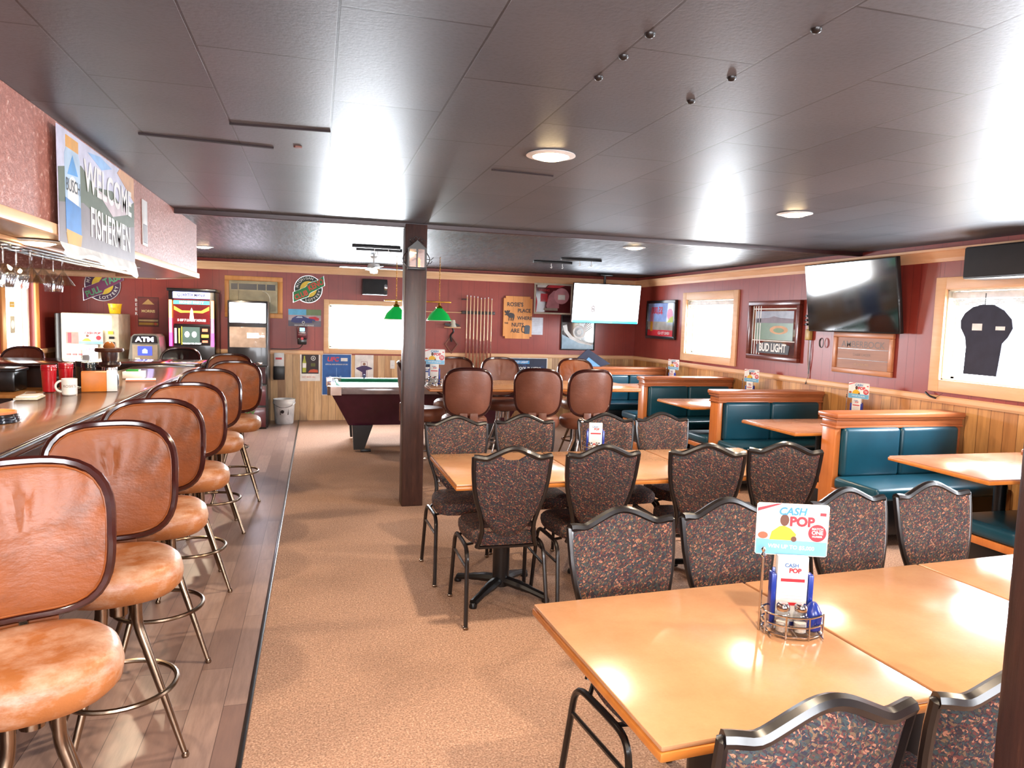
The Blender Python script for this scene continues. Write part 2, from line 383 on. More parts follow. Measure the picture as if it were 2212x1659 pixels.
struct(MB().box((XL, YF, ZC), (XR, 5.97, ZC + .1), M['ceil']).obj('ceiling', smooth=False))
struct(MB().box((XL, 6.03, ZC), (XR, YB, ZC + .1), M['ceil_far']).obj('ceiling', smooth=False))
b = MB().box((XL, 5.97, ZC - .035), (XR, 6.03, ZC + .1), flat((52, 26, 28), .4), .004)
b.box((XL, 6.03, ZC - .02), (XR, 6.05, ZC), M['cream']); struct(b.obj('trim_2'))
# crown moulding and chair rail
def crown(name, axis, at, side, lo, hi, m):
    pr = [(0, -.11), (.02, -.11), (.028, -.08), (.06, -.03), (.075, -.02), (.075, 0), (0, 0)]
    poly = [(at + side * d, 2.32 + z) for d, z in pr]
    return struct(MB().prism(poly, lo, hi, m, plane='YZ' if axis == 'x' else 'XZ').obj(name, smooth=False))
for i, a in enumerate([('x', YB, -1, XL, XR, M['pine']), ('y', XR, -1, YF, YB, M['pine_y']), ('y', XL, 1, YF, YB, M['pine_y'])]):
    crown('trim_%d' % (3 + i), *a)
def rail(n, axis, at, side, lo, hi, m):
    a = [(0, 0), (.018, 0), (.028, .02), (.028, .05), (.018, .062), (0, .062)]
    poly = [(at + side * d, RZ + z) for d, z in a]
    return struct(MB().prism(poly, lo, hi, m, plane='YZ' if axis == 'x' else 'XZ').obj('trim_%d' % n, smooth=False))
rail(6, 'x', YB, -1, XL, .09, M['pine']); rail(7, 'x', YB, -1, 1.56, XR, M['pine'])
rail(8, 'y', XR, -1, YF, YB, M['pine_y']); rail(9, 'y', XL, 1, 10.34, YB, M['pine_y']); rail(10, 'y', XL, 1, YF, 9.2, M['pine_y'])
# windows
def window(n, axis, at, side, h, fw, blind, label=None, sash=True):
    u0, u1, z0, z1 = h; P = (lambda u, d, z: (u, at + side * d, z)) if axis == 'x' else (lambda u, d, z: (at + side * d, u, z))
    mm = M['pine'] if axis == 'x' else M['pine_y']
    w = bpy.data.objects.new('window_%d' % n, None); COL.objects.link(w); struct(w)
    b = MB(); g = .004
    for a, c in (((u0 - fw, z0 - fw), (u0, z1 + fw)), ((u1, z0 - fw), (u1 + fw, z1 + fw)), ((u0, z1), (u1, z1 + fw)), ((u0, z0 - fw), (u1, z0))):
        b.box(P(a[0], .028, a[1]), P(c[0], -.002, c[1]), mm, g)
    for a, c in (((u0, z0), (u0 + .012, z1)), ((u1 - .012, z0), (u1, z1)), ((u0, z1 - .012), (u1, z1)), ((u0, z0), (u1, z0 + .012))):
        b.box(P(a[0], 0, a[1]), P(c[0], -.14, c[1]), M['cream'])
    b.obj('window_frame', w)
    s = MB(); t = .03
    for a, c in (((u0 + .01, z0), (u0 + .01 + t, z1)), ((u1 - t - .01, z0), (u1 - .01, z1)), ((u0, z1 - t), (u1, z1)), ((u0, z0 + .01), (u1, z0 + t))):
        s.box(P(a[0], -.09, a[1]), P(c[0], -.12, c[1]), M['white'])
    s.obj('sash', w)
    MB().box(P(u0 + .012, -.1, z0 + .01), P(u1 - .012, -.106, z1 - .01), M['pane']).obj('glass_pane', w)
    if blind:
        q = MB()
        q.box(P(u0 + .02, -.02, z1 - .075), P(u1 - .02, -.075, z1 - .02), M['white'], .01)
        for k in range(5): q.box(P(u0 + .025, -.025, z1 - .092 - k * .011), P(u1 - .025, -.07, z1 - .085 - k * .011), M['cream'], .003)
        q.obj('raised_blind', w)
    return w
window(1, 'x', YB, -1, WB, .075, False); window(2, 'y', XR, -1, W1, .105, True); window(3, 'y', XR, -1, W2, .105, True); window(4, 'y', XR, -1, W3, .105, True)
window(5, 'x', YF, 1, (-1.6, 2.8, .9, 2.05), .09, False)  # unseen front window, made extra wide to give fill light
# glass door on the left wall
d = bpy.data.objects.new('door_1', None); COL.objects.link(d); struct(d)
b = MB()
for a, c in (((9.21, 0), (9.32, 2.12)), ((10.22, 0), (10.33, 2.12)), ((9.21, 2.02), (10.33, 2.12))): b.box((XL + .025, a[0], a[1]), (XL - .0, c[0], c[1]), M['pine_o'], .004)
b.obj('door_frame', d)
b = MB()
for a, c in (((9.33, .02), (9.40, 2.0)), ((10.14, .02), (10.21, 2.0)), ((9.33, 1.92), (10.21, 2.0)), ((9.33, .02), (10.21, .2))): b.box((XL - .05, a[0], a[1]), (XL - .09, c[0], c[1]), M['white'], .004)
b.obj('door_leaf', d)
MB().box((XL - .068, 9.4, .2), (XL - .074, 10.14, 1.93), M['pane']).obj('glass_pane', d)

# ---------------------------------------------------------------- timber posts
def make_post(loc, label):
    b = MB().box((-.09, -.09, 0), (.09, .09, 2.365), M['post'], .008)
    o = b.obj('timber_post', loc=loc); return tag(o, label, 'post')
make_post((.785, 6.04, 0), 'dark rough timber post in the middle of the room holding a lantern')
make_post((1.10, .72, 0), 'dark timber post at the right foreground edge beside the near table')

# ---------------------------------------------------------------- banquet chairs (face -Y, back at +Y)
def make_chair(handle=False):
    t = thing('banquet_chair', '', 'chair')
    MB().add(*seat_mesh(), M['fabric']).obj('seat', t)
    prof = [(.160, .41, .172), (.146, .455, .182), (.139, .50, .192), (.142, .55, .202), (.157, .61, .213), (.177, .67, .223), (.191, .73, .232), (.199, .79, .241), (.203, .85, .25), (.205, .905, .26)]
    L = [(-x, y, z) for x, z, y in prof]; R = [(x, y, z) for x, z, y in prof]
    top = []
    for k in range(1, 26):
        u = -1 + 2 * k / 26; au = abs(u)
        h = .042 * (.5 + .5 * math.cos(PI * min(1, au / .72))) - .008 * math.exp(-((au - .72) / .16) ** 2)
        top.append((u * .204, .262 + .012 * (1 - u * u), .906 + h))
    f = MB().tube(L + top + R[::-1], .0125, M['frame'], 8)
    # flattened crest rail
    f.tube([(x, y, z + .002) for x, y, z in [L[-1]] + top + [R[-1]]], .0165, M['frame'], 8)
    f.tube([(-.15, .17, .41), (.15, .17, .41)], .01, M['frame'], 6)
    f.obj('back_frame', t)
    # shield-shaped upholstered panel
    rows = []
    def hw(z):
        for (x0, z0, y0), (x1, z1, y1) in zip(prof, prof[1:]):
            if z <= z1: q = (z - z0) / (z1 - z0); return x0 + (x1 - x0) * q, y0 + (y1 - y0) * q
        return prof[-1][0], prof[-1][2]
    nz, nx = 22, 12; vs = []; fs = []
    for sgn in (-1, 1):
        for i in range(nz + 1):
            v = i / nz
            for j in range(nx + 1):
                u = -1 + 2 * j / nx; au = abs(u)
                zt = .904 + .042 * (.5 + .5 * math.cos(PI * min(1, au / .72))) - .008 * math.exp(-((au - .72) / .16) ** 2)
                if handle: zt -= .058 * max(0, 1 - (au / .36) ** 2) ** .7
                zb = .465 + .13 * au ** 2.3
                z = zb + (zt - zb) * v; w, y = hw(min(z, .905))
                edge = min(1, (1 - au) * 6) * min(1, min(v, 1 - v) * 12)
                vs.append((u * w, y + sgn * (.004 + .016 * math.sin(edge * PI / 2)) - .004 + .01 * (1 - u * u), z))
    o = (nz + 1) * (nx + 1)
    for i in range(nz):
        for j in range(nx):
            a = i * (nx + 1) + j; q = (a, a + 1, a + nx + 2, a + nx + 1); fs.append(q); fs.append(tuple(o + k for k in q[::-1]))
    ring = [j for j in range(nx + 1)] + [i * (nx + 1) + nx for i in range(1, nx + 1 * 0 + nz + 1 - nx) if i <= nz]
    ring = [j for j in range(nx)] + [i * (nx + 1) + nx for i in range(nz)] + [nz * (nx + 1) + j for j in range(nx, 0, -1)] + [i * (nx + 1) for i in range(nz, 0, -1)]
    for a, b2 in zip(ring, ring[1:] + ring[:1]): fs.append((a, b2, o + b2, o + a))
    MB().add(vs, fs, M['fabric']).obj('backrest', t)
    for s in (-1, 1):
        MB().tube(fillet([(s * .205, .0, .405), (s * .208, .165, .405), (s * .222, .235, .008)], .07, 5), .0115, M['frame'], 8).box((s * .222 - .013, .222, 0), (s * .222 + .013, .248, .015), M['bronze'], .004).obj('leg', t)
        MB().tube(fillet([(s * .205, .0, .405), (s * .208, -.165, .405), (s * .222, -.22, .008)], .07, 5), .0115, M['frame'], 8).box((s * .222 - .013, -.233, 0), (s * .222 + .013, -.207, .015), M['bronze'], .004).obj('leg', t)
        MB().tube([(s * .2105, .185, .30), (s * .2105, -.185, .30)], .008, M['frame'], 6).tube([(s * .205, .08, .40), (s * .17, .12, .42)], .008, M['frame'], 6).tube([(s * .205, -.08, .40), (s * .17, -.12, .42)], .008, M['frame'], 6).obj('stretcher', t)
    return t
def seat_mesh():
    n, K = 28, []; vs = []; fs = []
    prof = [(.80, .415), (.97, .425), (1.0, .45), (.99, .475), (.93, .492), (.75, .5), (.4, .503)]
    for s, z in prof:
        for k in range(n):
            a = 2 * PI * k / n; ca, sa = math.cos(a), math.sin(a); q = 1 / (abs(ca) ** 5 + abs(sa) ** 5) ** (1 / 5)
            y = -.01 + sa * q * .21 * s; w = .205 - .028 * max(0, sa * q)
            vs.append((ca * q * w * s, y, z))
    for i in range(len(prof) - 1):
        for k in range(n): fs.append((i * n + k, i * n + (k + 1) % n, (i + 1) * n + (k + 1) % n, (i + 1) * n + k))
    fs.append(tuple(range(n))[::-1]); fs.append(tuple((len(prof) - 1) * n + k for k in range(n))); return vs, fs
ch1 = make_chair(True); ch0 = make_chair(False)
def place(src, loc, rz, label, group):
    global _used
    if src.name not in _used:
        _used.add(src.name); src.location = loc; src.rotation_euler = (0, 0, rz); src['label'] = label; src['group'] = group; return src
    return dup(src, loc, rz, label, group)
_used = set()
GN = 'banquet chairs with their backs to the middle tables near edge'; GF = 'banquet chairs on the far side of the middle tables'
place(ch1, (.97, 3.72, 0), PI + .0, 'fleck fabric banquet chair with an open handle slot under its crest rail', GN)
place(ch0, (1.465, 3.73, 0), PI + .03, 'dark fleck chair pushed to the middle table, right of the slotted-back chair', GN)
place(ch0, (2.14, 3.69, 0), PI - .26, 'dark fleck chair slightly turned, third from left in the middle near row', GN)
place(ch0, (2.64, 3.69, 0), PI - .28, 'dark fleck chair at the right end of the middle near row', GN)
place(ch0, (.90, 4.33, 0), .03, 'fleck chair facing the camera at the middle table, closest to the timber post', GF)
place(ch0, (1.37, 4.38, 0), -.02, 'fleck chair facing the camera between post end chair and the blue card holder', GF)
place(ch0, (1.985, 4.41, 0), .0, 'fleck chair facing the camera directly behind the middle table card holder', GF)
place(ch0, (2.435, 4.43, 0), -.0, 'fleck chair facing the camera at the right end of the middle table', GF)
GA = 'banquet chairs along the far side of the foreground tables'; GB = 'banquet chairs at the foreground tables with backs to the camera'
place(ch0, (1.06, 1.98, 0), .12, 'large fleck chair facing the camera behind the foreground table left corner', GA)
place(ch0, (1.515, 2.04, 0), .12, 'fleck chair facing the camera left of the lottery card in the foreground', GA)
place(ch0, (2.12, 2.12, 0), .14, 'fleck chair just right of the foreground lottery card', GA)
place(ch0, (2.57, 2.16, 0), .06, 'fleck chair facing the camera nearest the right booth and table', GA)
place(ch0, (.855, 1.275, 0), PI + .05, 'black framed fleck chair with back to the camera at bottom of the photo', GB)
place(ch0, (1.34, 1.29, 0), PI + .0, 'black framed fleck chair cut off by the bottom right corner post', GB)

# ---------------------------------------------------------------- swivel stools (face -Y)
def stool_back(mat, a=.222, bh=.215, zc=.942, thick=.026, wine=None):
    n = 52; vs = []; fs = []
    def P(rad, th, off):
        c, s = math.cos(th), math.sin(th); q = 1 / (abs(c) ** 3.4 + abs(s) ** 3.4) ** (1 / 3.4)
        x = c * q * a * rad; z = s * q * bh * rad
        x *= 1 - .07 * (.5 - .5 * z / bh)
        return (x, .232 - .075 * (x / a) ** 2 + .05 * (z / bh) * .5 + off, zc + z)
    def pil(rad, th):
        g = math.cos(th); pl = .0075 * math.sin(26 * g * rad) * math.exp(-((rad * math.sin(th) - .45) / .32) ** 2)
        return thick * math.cos(min(1, rad) * PI / 2) ** .5 * .8 - pl
    R = [.12, .3, .5, .68, .82, .92, .985]
    for sg in (-1, 1):
        for r in R:
            for k in range(n):
                th = 2 * PI * k / n; vs.append(P(r, th, sg * (.008 + (pil(r, th) if sg < 0 else thick * .7 * math.cos(r * PI / 2) ** .5))))
        o = (0 if sg < 0 else len(R) * n)
        for i in range(len(R) - 1):
            for k in range(n): fs.append((o + i * n + k, o + i * n + (k + 1) % n, o + (i + 1) * n + (k + 1) % n, o + (i + 1) * n + k))
        fs.append(tuple(o + k for k in range(n)))
    o = len(R) * n; i = (len(R) - 1) * n
    for k in range(n): fs.append((i + k, i + (k + 1) % n, o + i + (k + 1) % n, o + i + k))
    rim = [P(1.0, 2 * PI * k / n, 0) for k in range(n)]; pip = [P(.945, 2 * PI * k / n, -.0155) for k in range(n)]
    return (vs, fs), rim, pip
def make_stool(mat, seatm, metal):
    t = thing('swivel_stool', '', 'stool')
    g, rim, pip = stool_back(mat)
    bk = MB().add(*g, mat).obj('backrest', t)
    MB().tube(rim, .0155, M['rim'], 8, True, flat=1.25).obj('rim', bk)
    MB().tube(pip, .0035, mat, 6, True).obj('piping', bk)
    b = MB()
    for s in (-1, 1): b.box((s * .01, .205, .58), (s * .085, .235, .76), mat, .008)
    b.box((-.06, .11, .585), (.06, .235, .6), M['black'], .003); b.obj('back_bracket', t)
    pr = [(.12, .59), (.185, .595), (.208, .62), (.213, .655), (.205, .69), (.185, .708), (.15, .716), (.08, .71), (.03, .708)]
    MB().lathe(pr, seatm, 36, sq=2.4).obj('seat', t)
    MB().lathe([(.085, .575), (.085, .59)], M['black'], 16).lathe([(.03, .5), (.03, .578)], metal, 12).obj('swivel_plate', t)
    for k in range(4):
        a = PI / 4 + k * PI / 2; c, s = math.cos(a), math.sin(a)
        pts = fillet([(c * .075, s * .075, .58), (c * .078, s * .078, .47), (c * .26, s * .26, .012)], .03, 4)
        rr = [.017] * (len(pts) - 1) + [.0095]
        MB().tube(pts, rr, metal, 10).lathe([(.012, 0), (.014, .008), (.009, .02)], metal, 10, (c * .262, s * .262, 0)).obj('leg', t)
    MB().tube([(.188 * math.cos(2 * PI * k / 36), .188 * math.sin(2 * PI * k / 36), .235) for k in range(36)], .0095, metal, 8, True).obj('foot_ring', t)
    return t
st = make_stool(M['tan_vinyl'], M['tan_seat'], M['bronze'])
GS = 'tan vinyl swivel stools along the bar'
BS = [(-.715, 2.04, .40, 'tan swivel bar stool nearest the camera, cut off by the left edge'),
      (-.685, 2.76, .33, 'tan swivel bar stool directly behind the nearest one'),
      (-.70, 3.50, .27, 'third tan swivel bar stool from the camera'),
      (-.70, 4.36, .26, 'fourth tan swivel bar stool from the camera, beside the carpet edge'),
      (-.73, 5.50, .24, 'fifth tan swivel bar stool from the camera with a grey sheen'),
      (-.675, 6.45, .12, 'sixth tan swivel bar stool, standing in front of the gaming machine'),
      (-.86, 7.64, .05, 'far tan swivel bar stool at the end of the bar')]
for x, y, rz, lb in BS: place(st, (x, y, .004), rz, lb, GS)
sb = make_stool(M['brn_vinyl'], M['brn_vinyl'], M['chrome'])
GP = 'chestnut stools around the tall table'
for x, y, rz, lb in [(1.32, 6.44, PI - .03, 'chestnut stool with back to the camera nearest the timber post'),
                     (2.03, 6.44, PI - .30, 'chestnut stool with back to the camera, middle of the near row of three'),
                     (2.47, 6.40, PI + .05, 'chestnut stool with back to the camera at the right of the near row of three'),
                     (1.45, 7.72, -.25, 'chestnut stool across the tall table under the diamond mirror'),
                     (2.04, 7.78, 0, 'chestnut stool across the tall table below the pool cues')]:
    place(sb, (x, y, 0), rz, lb, GP)
place(sb, (1.03, 7.02, 0), 1.3, 'chestnut stool at the tall table end, half hidden by the post', GP)
dup(st, (2.96, 7.78, 0), -.02, 'tan stool across the tall table at its right end by the booths', GP)
dup(sb, (-3.04, 8.45, .004), -.2, 'chestnut stool in front of the bright glass door behind the bar')
bs = make_stool(M['blackm'], M['blackm'], M['chrome']); bs.location = (-1.54, 8.78, .004); bs.rotation_euler = (0, 0, -.1)
tag(bs, 'black stool with chrome edge beyond the end of the bar, by the slot machine', 'stool')
del bs['label']; bs['label'] = 'black stool beyond the bar end, in front of the lit slot machine'

# ---------------------------------------------------------------- tables
def make_table(w, dpt, h, top, edge, name='pedestal_table', base=True, col=.05):
    t = thing(name, '', 'table')
    MB().box((-w / 2, -dpt / 2, h - .012), (w / 2, dpt / 2, h), top, .004).box((-w / 2 - .004, -dpt / 2 - .004, h - .034), (w / 2 + .004, dpt / 2 + .004, h - .0125), edge, .006).obj('tabletop', t)
    MB().tube([(0, 0, .04), (0, 0, h - .035)], col, M['black'], 14).box((-.2, -.05, h - .05), (.2, .05, h - .034), M['black'], .004).box((-.05, -.2, h - .05), (.05, .2, h - .034), M['black'], .004).obj('pedestal', t)
    b = MB()
    for k in range(4):
        a = k * PI / 2 + PI / 4; c, s = math.cos(a), math.sin(a)
        b.tube(fillet([(c * .02, s * .02, .075), (c * .15, s * .15, .06), (c * .3, s * .3, .028)], .08, 4), [.028] * 3 + [.024] * 2 + [.02] * 2, M['black'], 8, flat=1.2)
        b.lathe([(.022, 0), (.024, .012), (.015, .03)], M['black'], 10, (c * .3, s * .3, 0))
    b.obj('cross_base', t)
    return t
nt = make_table(.745, .752, .75, M['oak_lam'], M['oak_edge'])
GT = 'foreground tables pushed together'; a = .055
def rot(p, a, o): x, y = p; return (o[0] + x * math.cos(a) - y * math.sin(a), o[1] + x * math.sin(a) + y * math.cos(a), 0)
lbs = ['tan laminate table nearest the camera at left, with the condiment rack on its right side', 'tan laminate table in the middle of the foreground row, washed with window glare', 'tan laminate table at the right end of the foreground row']
for i in range(3): place(nt, rot((.38 + .755 * i, .378), a, (.668, 1.232)), a, lbs[i], GT)
GM = 'middle row tables pushed together'
mt = make_table(.725, .83, .75, M['oak_lam'], M['oak_edge'])
for i, l in enumerate(['tan laminate table at the left end of the middle row, beside the post', 'tan laminate table with the blue card holder in the middle row', 'tan laminate table at the right end of the middle row, near the booths']):
    place(mt, (1.055 + .735 * i, 3.965, 0), .008, l, GM)
ht = make_table(1.08, .92, .94, M['oak_lam'], M['oak_edge'], 'tall_table')
place(ht, (1.58, 7.12, 0), -.02, 'tall tan table with black pedestal just right of the post', 'tall tables')
place(ht, (2.68, 7.14, 0), -.02, 'tall tan table half behind the chestnut stools, nearer the booths', 'tall tables')

# ---------------------------------------------------------------- booths
def make_booth(front=True, rear=True):
    t = thing('booth_bench', '', 'booth'); X0, X1 = 3.93, 5.17
    b = MB().box((X0, -.085, .845), (X1, .085, .895), M['booth_wood'], .006).box((X0 - .012, -.1, .895), (X1 + .0, .1, .912), M['booth_wood'], .004).box((X0 - .02, -.115, .912), (X1 + .0, .115, .95), M['booth_wood'], .01)
    b.box((X0 - .008, -.092, .83), (X1, .092, .848), M['booth_wood'], .004).obj('top_rail', t)
    MB().box((X0, -.075, 0), (X0 + .055, .075, .845), M['booth_post'], .004).obj('end_post', t)
    MB().box((X1 - .05, -.07, 0), (X1, .07, .845), M['booth_wood'], .004).obj('wall_post', t)
    MB().box((X0 + .055, -.035, .05), (X1 - .05, .035, .845), M['booth_wood']).obj('core_panel', t)
    for s, on in ((-1, front), (1, rear)):
        if not on: continue
        xm = (X0 + X1) / 2 - .02
        for x0, x1 in ((X0 + .06, xm), (xm + .003, X1 - .055)):
            MB().box((x0, s * .036, .44), (x1, s * .12, .838), M['teal'], .035, 4).obj('back_cushion', t)
        MB().box((X0 - .03 + .02, s * .1, .36), (X1 - .01, s * .56, .455), M['teal'], .03, 4).obj('seat_cushion', t)
        MB().box((X0 + .03, s * .09, .09), (X1 - .02, s * .50, .355), M['black'], .004).obj('seat_box', t)
        MB().box((X0 + .0, s * .07, .0), (X0 + .028, s * .5, .09), M['booth_post'], .003).box((X0 + .0, s * .07, .31), (X0 + .028, s * .52, .358), M['booth_post'], .003).obj('side_rail', t)
    return t
bo = make_booth(); GB2 = 'teal booths along the window wall'
for y, l in [(4.75, 'booth with bright blue cushion under the wide wall television'), (6.45, 'second teal booth from the camera, dark cushions under the framed beer mirror'),
             (8.16, 'third teal booth from the camera, below the far right window'), (9.95, 'farthest teal booth in the back corner below the hanging television'),
             (3.02, 'booth nearest the camera at the right edge, only its seat end seen')]:
    place(bo, (0, y, 0), 0, l, GB2)
bt = thing('booth_table', '', 'table')
MB().box((-.0, -.38, .72), (1.36, .38, .75), M['booth_lam'], .004).box((-.006, -.386, .718), (1.36, .386, .742), M['oak_edge'], .006).obj('tabletop', bt)
MB().tube([(.55, 0, .03), (.55, 0, .72)], .038, M['black'], 14).obj('pedestal', bt)
b = MB()
for k in range(2): b.box((.3, -.03, 0), (.8, .03, .04), M['black'], .01, T=Matrix.Translation((.55, 0, 0)) @ Matrix.Rotation(k * PI / 2, 4, 'Z') @ Matrix.Translation((-.55, 0, 0)))
b.obj('cross_base', bt)
for y, l in [(3.6, 'brown booth table at the right edge of the photo before the blue booth'), (5.36, 'brown booth table in the second bay, behind the blue-cushioned booth'), (7.07, 'brown booth table in the third bay, under the framed beer mirror'), (8.98, 'brown booth table in the far corner bay')]:
    place(bt, (3.80, y, 0), 0, l, 'booth tables')

# ---------------------------------------------------------------- bar and soffit
t = thing('bar_counter', 'long dark bar counter with worn glossy top and a return at its far end', 'bar', (0, 0, 0))
MB().box((-1.66, -1.5, 1.035), (-1.10, 7.32, 1.07), M['bar'], .008).obj('counter_top', t)
MB().tube([(-1.095, -1.5, 1.05), (-1.095, 7.32, 1.05)], .022, M['bar_dark'], 10).obj('padded_edge', t)
MB().box((-1.6, -1.5, 0), (-1.3, 7.25, 1.035), M['cabinet']).obj('front_panel', t)
MB().tube([(-1.18, -1.5, .2), (-1.18, 7.2, .2)], .016, M['bronze'], 8).obj('foot_rail', t)
b = MB()
for y in (-1, .5, 2, 3.5, 5, 6.5): b.box((-1.3, y, .19), (-1.18, y + .03, .21), M['bronze'])
b.obj('rail_bracket', t)
MB().box((-3.2, 7.36, 1.04), (-1.12, 8.2, 1.085), M['bar_dark'], .01).obj('return_top', t)
MB().box((-3.2, 7.45, .004), (-1.3, 8.0, 1.04), M['cabinet']).obj('return_panel', t)
t = thing('under_bar_cabinet', 'low cabinet with a yellowish wooden shelf behind the bar', 'cabinet', (0, 0, 0))
MB().box((-3.2, 6.75, .004), (-1.72, 7.3, .84), M['cabinet'], .004).obj('body', t)
MB().box((-3.22, 6.7, .84), (-1.70, 7.33, .87), M['pine_o'], .004).obj('shelf', t)
for x, w, h, c, l in [(-2.05, .36, .12, M['black'], 'low black plastic bin on the shelf behind the bar'), (-2.62, .3, .2, M['blackm'], 'taller black box at the left on the shelf behind the bar')]:
    tag(MB().box((-w / 2, -.14, 0), (w / 2, .14, h), c, .02).box((-w / 2 - .01, -.15, h - .03), (w / 2 + .01, .15, h - .005), c, .008).obj('storage_bin', loc=(x, 7.05, .87)), l, 'bin')
pts = [(-2.3, 6.85, .876), (-2.33, 6.72, .89), (-2.34, 6.685, .86), (-2.30, 6.68, .78), (-2.36, 6.68, .68), (-2.32, 6.68, .55)]
tag(MB().tube(fillet(pts, .05), .004, M['white'], 6).obj('cable'), 'white cable hanging over the shelf edge behind the bar', 'cable')
t = thing('soffit', 'maroon textured soffit box hanging from the ceiling over the bar', 'soffit', (0, 0, 0))
poly = [(-1.05, -1.6), (-1.05, 7.02), (-1.5, 7.6), (-3.3, 7.6), (-3.3, 7.1), (-1.72, 7.1), (-1.50, 6.85), (-1.50, -1.6)]
MB().prism(poly, 1.93, ZC - .001, M['soffit'], plane='XY').obj('box', t, smooth=False)
poly2 = [(x + (.0 if x > -1.2 else 0), y) for x, y in poly]
MB().prism(poly2, 1.905, 1.93, wood('soffit_underside_ply', (150, 112, 72), (176, 138, 96), 'Y', 4, .4), plane='XY').obj('underside', t, smooth=False)
b = MB()
P3 = [(-1.05, -1.6), (-1.05, 7.02), (-1.5, 7.6), (-3.3, 7.6)]
for (x0, y0), (x1, y1) in zip(P3, P3[1:]):
    L = math.hypot(x1 - x0, y1 - y0); b.box((0, -.022, 1.895), (L, .0, 1.94), M['pine_y'], .004, T=Matrix.Translation((x0, y0, 0)) @ Matrix.Rotation(math.atan2(y1 - y0, x1 - x0), 4, 'Z'))
P4 = [(-1.5, -1.6), (-1.5, 6.85), (-1.72, 7.1), (-3.3, 7.1)]
for (x0, y0), (x1, y1) in zip(P4, P4[1:]):
    L = math.hypot(x1 - x0, y1 - y0); b.box((0, 0, 1.885), (L, .02, 1.92), M['pine_y'], .004, T=Matrix.Translation((x0, y0, 0)) @ Matrix.Rotation(math.atan2(y1 - y0, x1 - x0), 4, 'Z'))
b.obj('edge_trim', t)
# banner on the soffit
t = thing('fishermen_banner', 'long picture banner welcoming fishermen, tacked to the soffit face', 'banner', (-1.022, 3.34, 1.87), PI / 2)
bw, bh = 1.25, .47
b = MB().box((0, -.004, 0), (bw, 0, bh), flat((206, 206, 226), .35), .0)
Z = -.0045
b.prism([(0, .30), (.3, .36), (.5, .30), (.8, .33), (1.0, .26), (bw, .34), (bw, .18), (0, .1)], Z, -.004, flat((86, 96, 76), .4))
b.prism([(.0, .0), (bw, .0), (bw, .2), (.7, .14), (.32, .2), (0, .16)], Z - .0004, -.004, flat((126, 116, 120), .4))
b.prism([(.5, .3), (.8, .2), (1.1, .25), (1.1, .29), (.8, .28)], Z - .0008, -.004, flat((206, 190, 196), .4))
b.prism([(.9, .44), (bw, .34), (bw, .47), (.95, .47)], Z - .0006, -.004, flat((214, 158, 112), .4))
b.prism([(.4, .44), (.62, .40), (.8, .44), (.6, .46)], Z - .0006, -.004, flat((150, 190, 232), .4))
# drink can
b.prism([(.08, .05), (.1, .03), (.26, .03), (.28, .05), (.28, .37), (.25, .41), (.11, .41), (.08, .37)], Z - .0010, -.004, flat((176, 200, 222), .3))
b.prism([(.08, .05), (.28, .05), (.28, .17), (.08, .19)], Z - .0014, -.004, flat((60, 130, 200), .3))
b.prism([(.1, .40), (.26, .40), (.26, .45), (.1, .45)], Z - .0014, -.004, flat((222, 158, 52), .3)).prism([(.1, .0), (.27, .0), (.29, .05), (.08, .06)], Z - .0015, -.004, flat((222, 158, 52), .3))
b.prism([(.11, .29), (.18, .38), (.25, .30)], Z - .0016, -.004, flat((70, 150, 215), .3)).disc(.18, .2, .07, Z - .0012, -.004, M['white'], rz=.09)
b.text('BUSCH', .18, .245, .075, flat((52, 60, 70)), Z - .002, .01, sx=.8)
b.obj('printed_sheet', t)
MB().text('WELCOME', .76, .315, .19, M['white'], Z - .002, .022, sx=.92, rot=-.02).obj('lettering', t)
MB().text('FISHERMEN', .78, .115, .19, M['white'], Z - .0022, .022, sx=.76, rot=-.02).obj('lettering', t)
b = MB()
vs = []; fs = []
for i in range(17):
    x = bw * i / 16; sag = .03 * (i / 16) ** 2 + .012 * math.sin(i * .9)
    for j, (yy, zz) in enumerate([(-.004, 0), (-.012, -.02), (-.022, -.035 - sag), (-.014, -.05 - sag)]): vs.append((x, yy, zz))
for i in range(16):
    for j in range(3): a = i * 4 + j; fs.append((a, a + 4, a + 5, a + 1))
b.add(vs, fs, M['white']).obj('curled_hem', t)
b = MB().box((0, -.006, 0), (.13, 0, .28), M['white'], .002)
b.box((.012, -.0068, .015), (.118, -.006, .13), flat((120, 118, 120)))
for k in range(5): b.box((.02 + k * .02, -.0072, .02), (.034 + k * .02, -.0066, .125), flat((190, 188, 190)))
tag(b.obj('notice', loc=(-1.049, 4.92, 2.0), rz=PI / 2), 'narrow white notice with a grey printed block on the soffit, right of the banner', 'notice')
# recessed lamps
def lamp(x, y, z, r, label, grp):
    t = thing('recessed_lamp', label, 'light', (x, y, z), 0, grp)
    MB().lathe([(r, 0), (r + .028, -.002), (r + .03, -.006), (r, -.012), (r - .004, -.004)], M['white'], 32).obj('trim_ring', t)
    MB().lathe([(r - .002, -.004), (r * .95, -.012), (r * .7, -.02), (r * .4, -.024), (.01, -.026)], E((255, 222, 170), 30), 32).obj('diffuser', t)
ll = ['recessed ceiling lamp closest to the middle of the near ceiling', 'recessed ceiling lamp in the near ceiling toward the right wall', 'recessed ceiling lamp just beyond the ceiling strip, above the hanging television side', 'recessed ceiling lamp beyond the end of the soffit']
for (x, y), l in zip(CEIL_LAMPS, ll): lamp(x, y, ZC, .085, l, 'round recessed ceiling lamps')
lamp(-1.33, 5.67, 1.903, .075, 'recessed lamp in the underside of the bar soffit', 'round recessed ceiling lamps')
lamp(-1.25, 3.8, 1.903, .075, 'recessed lamp under the soffit near the banner', 'round recessed ceiling lamps')
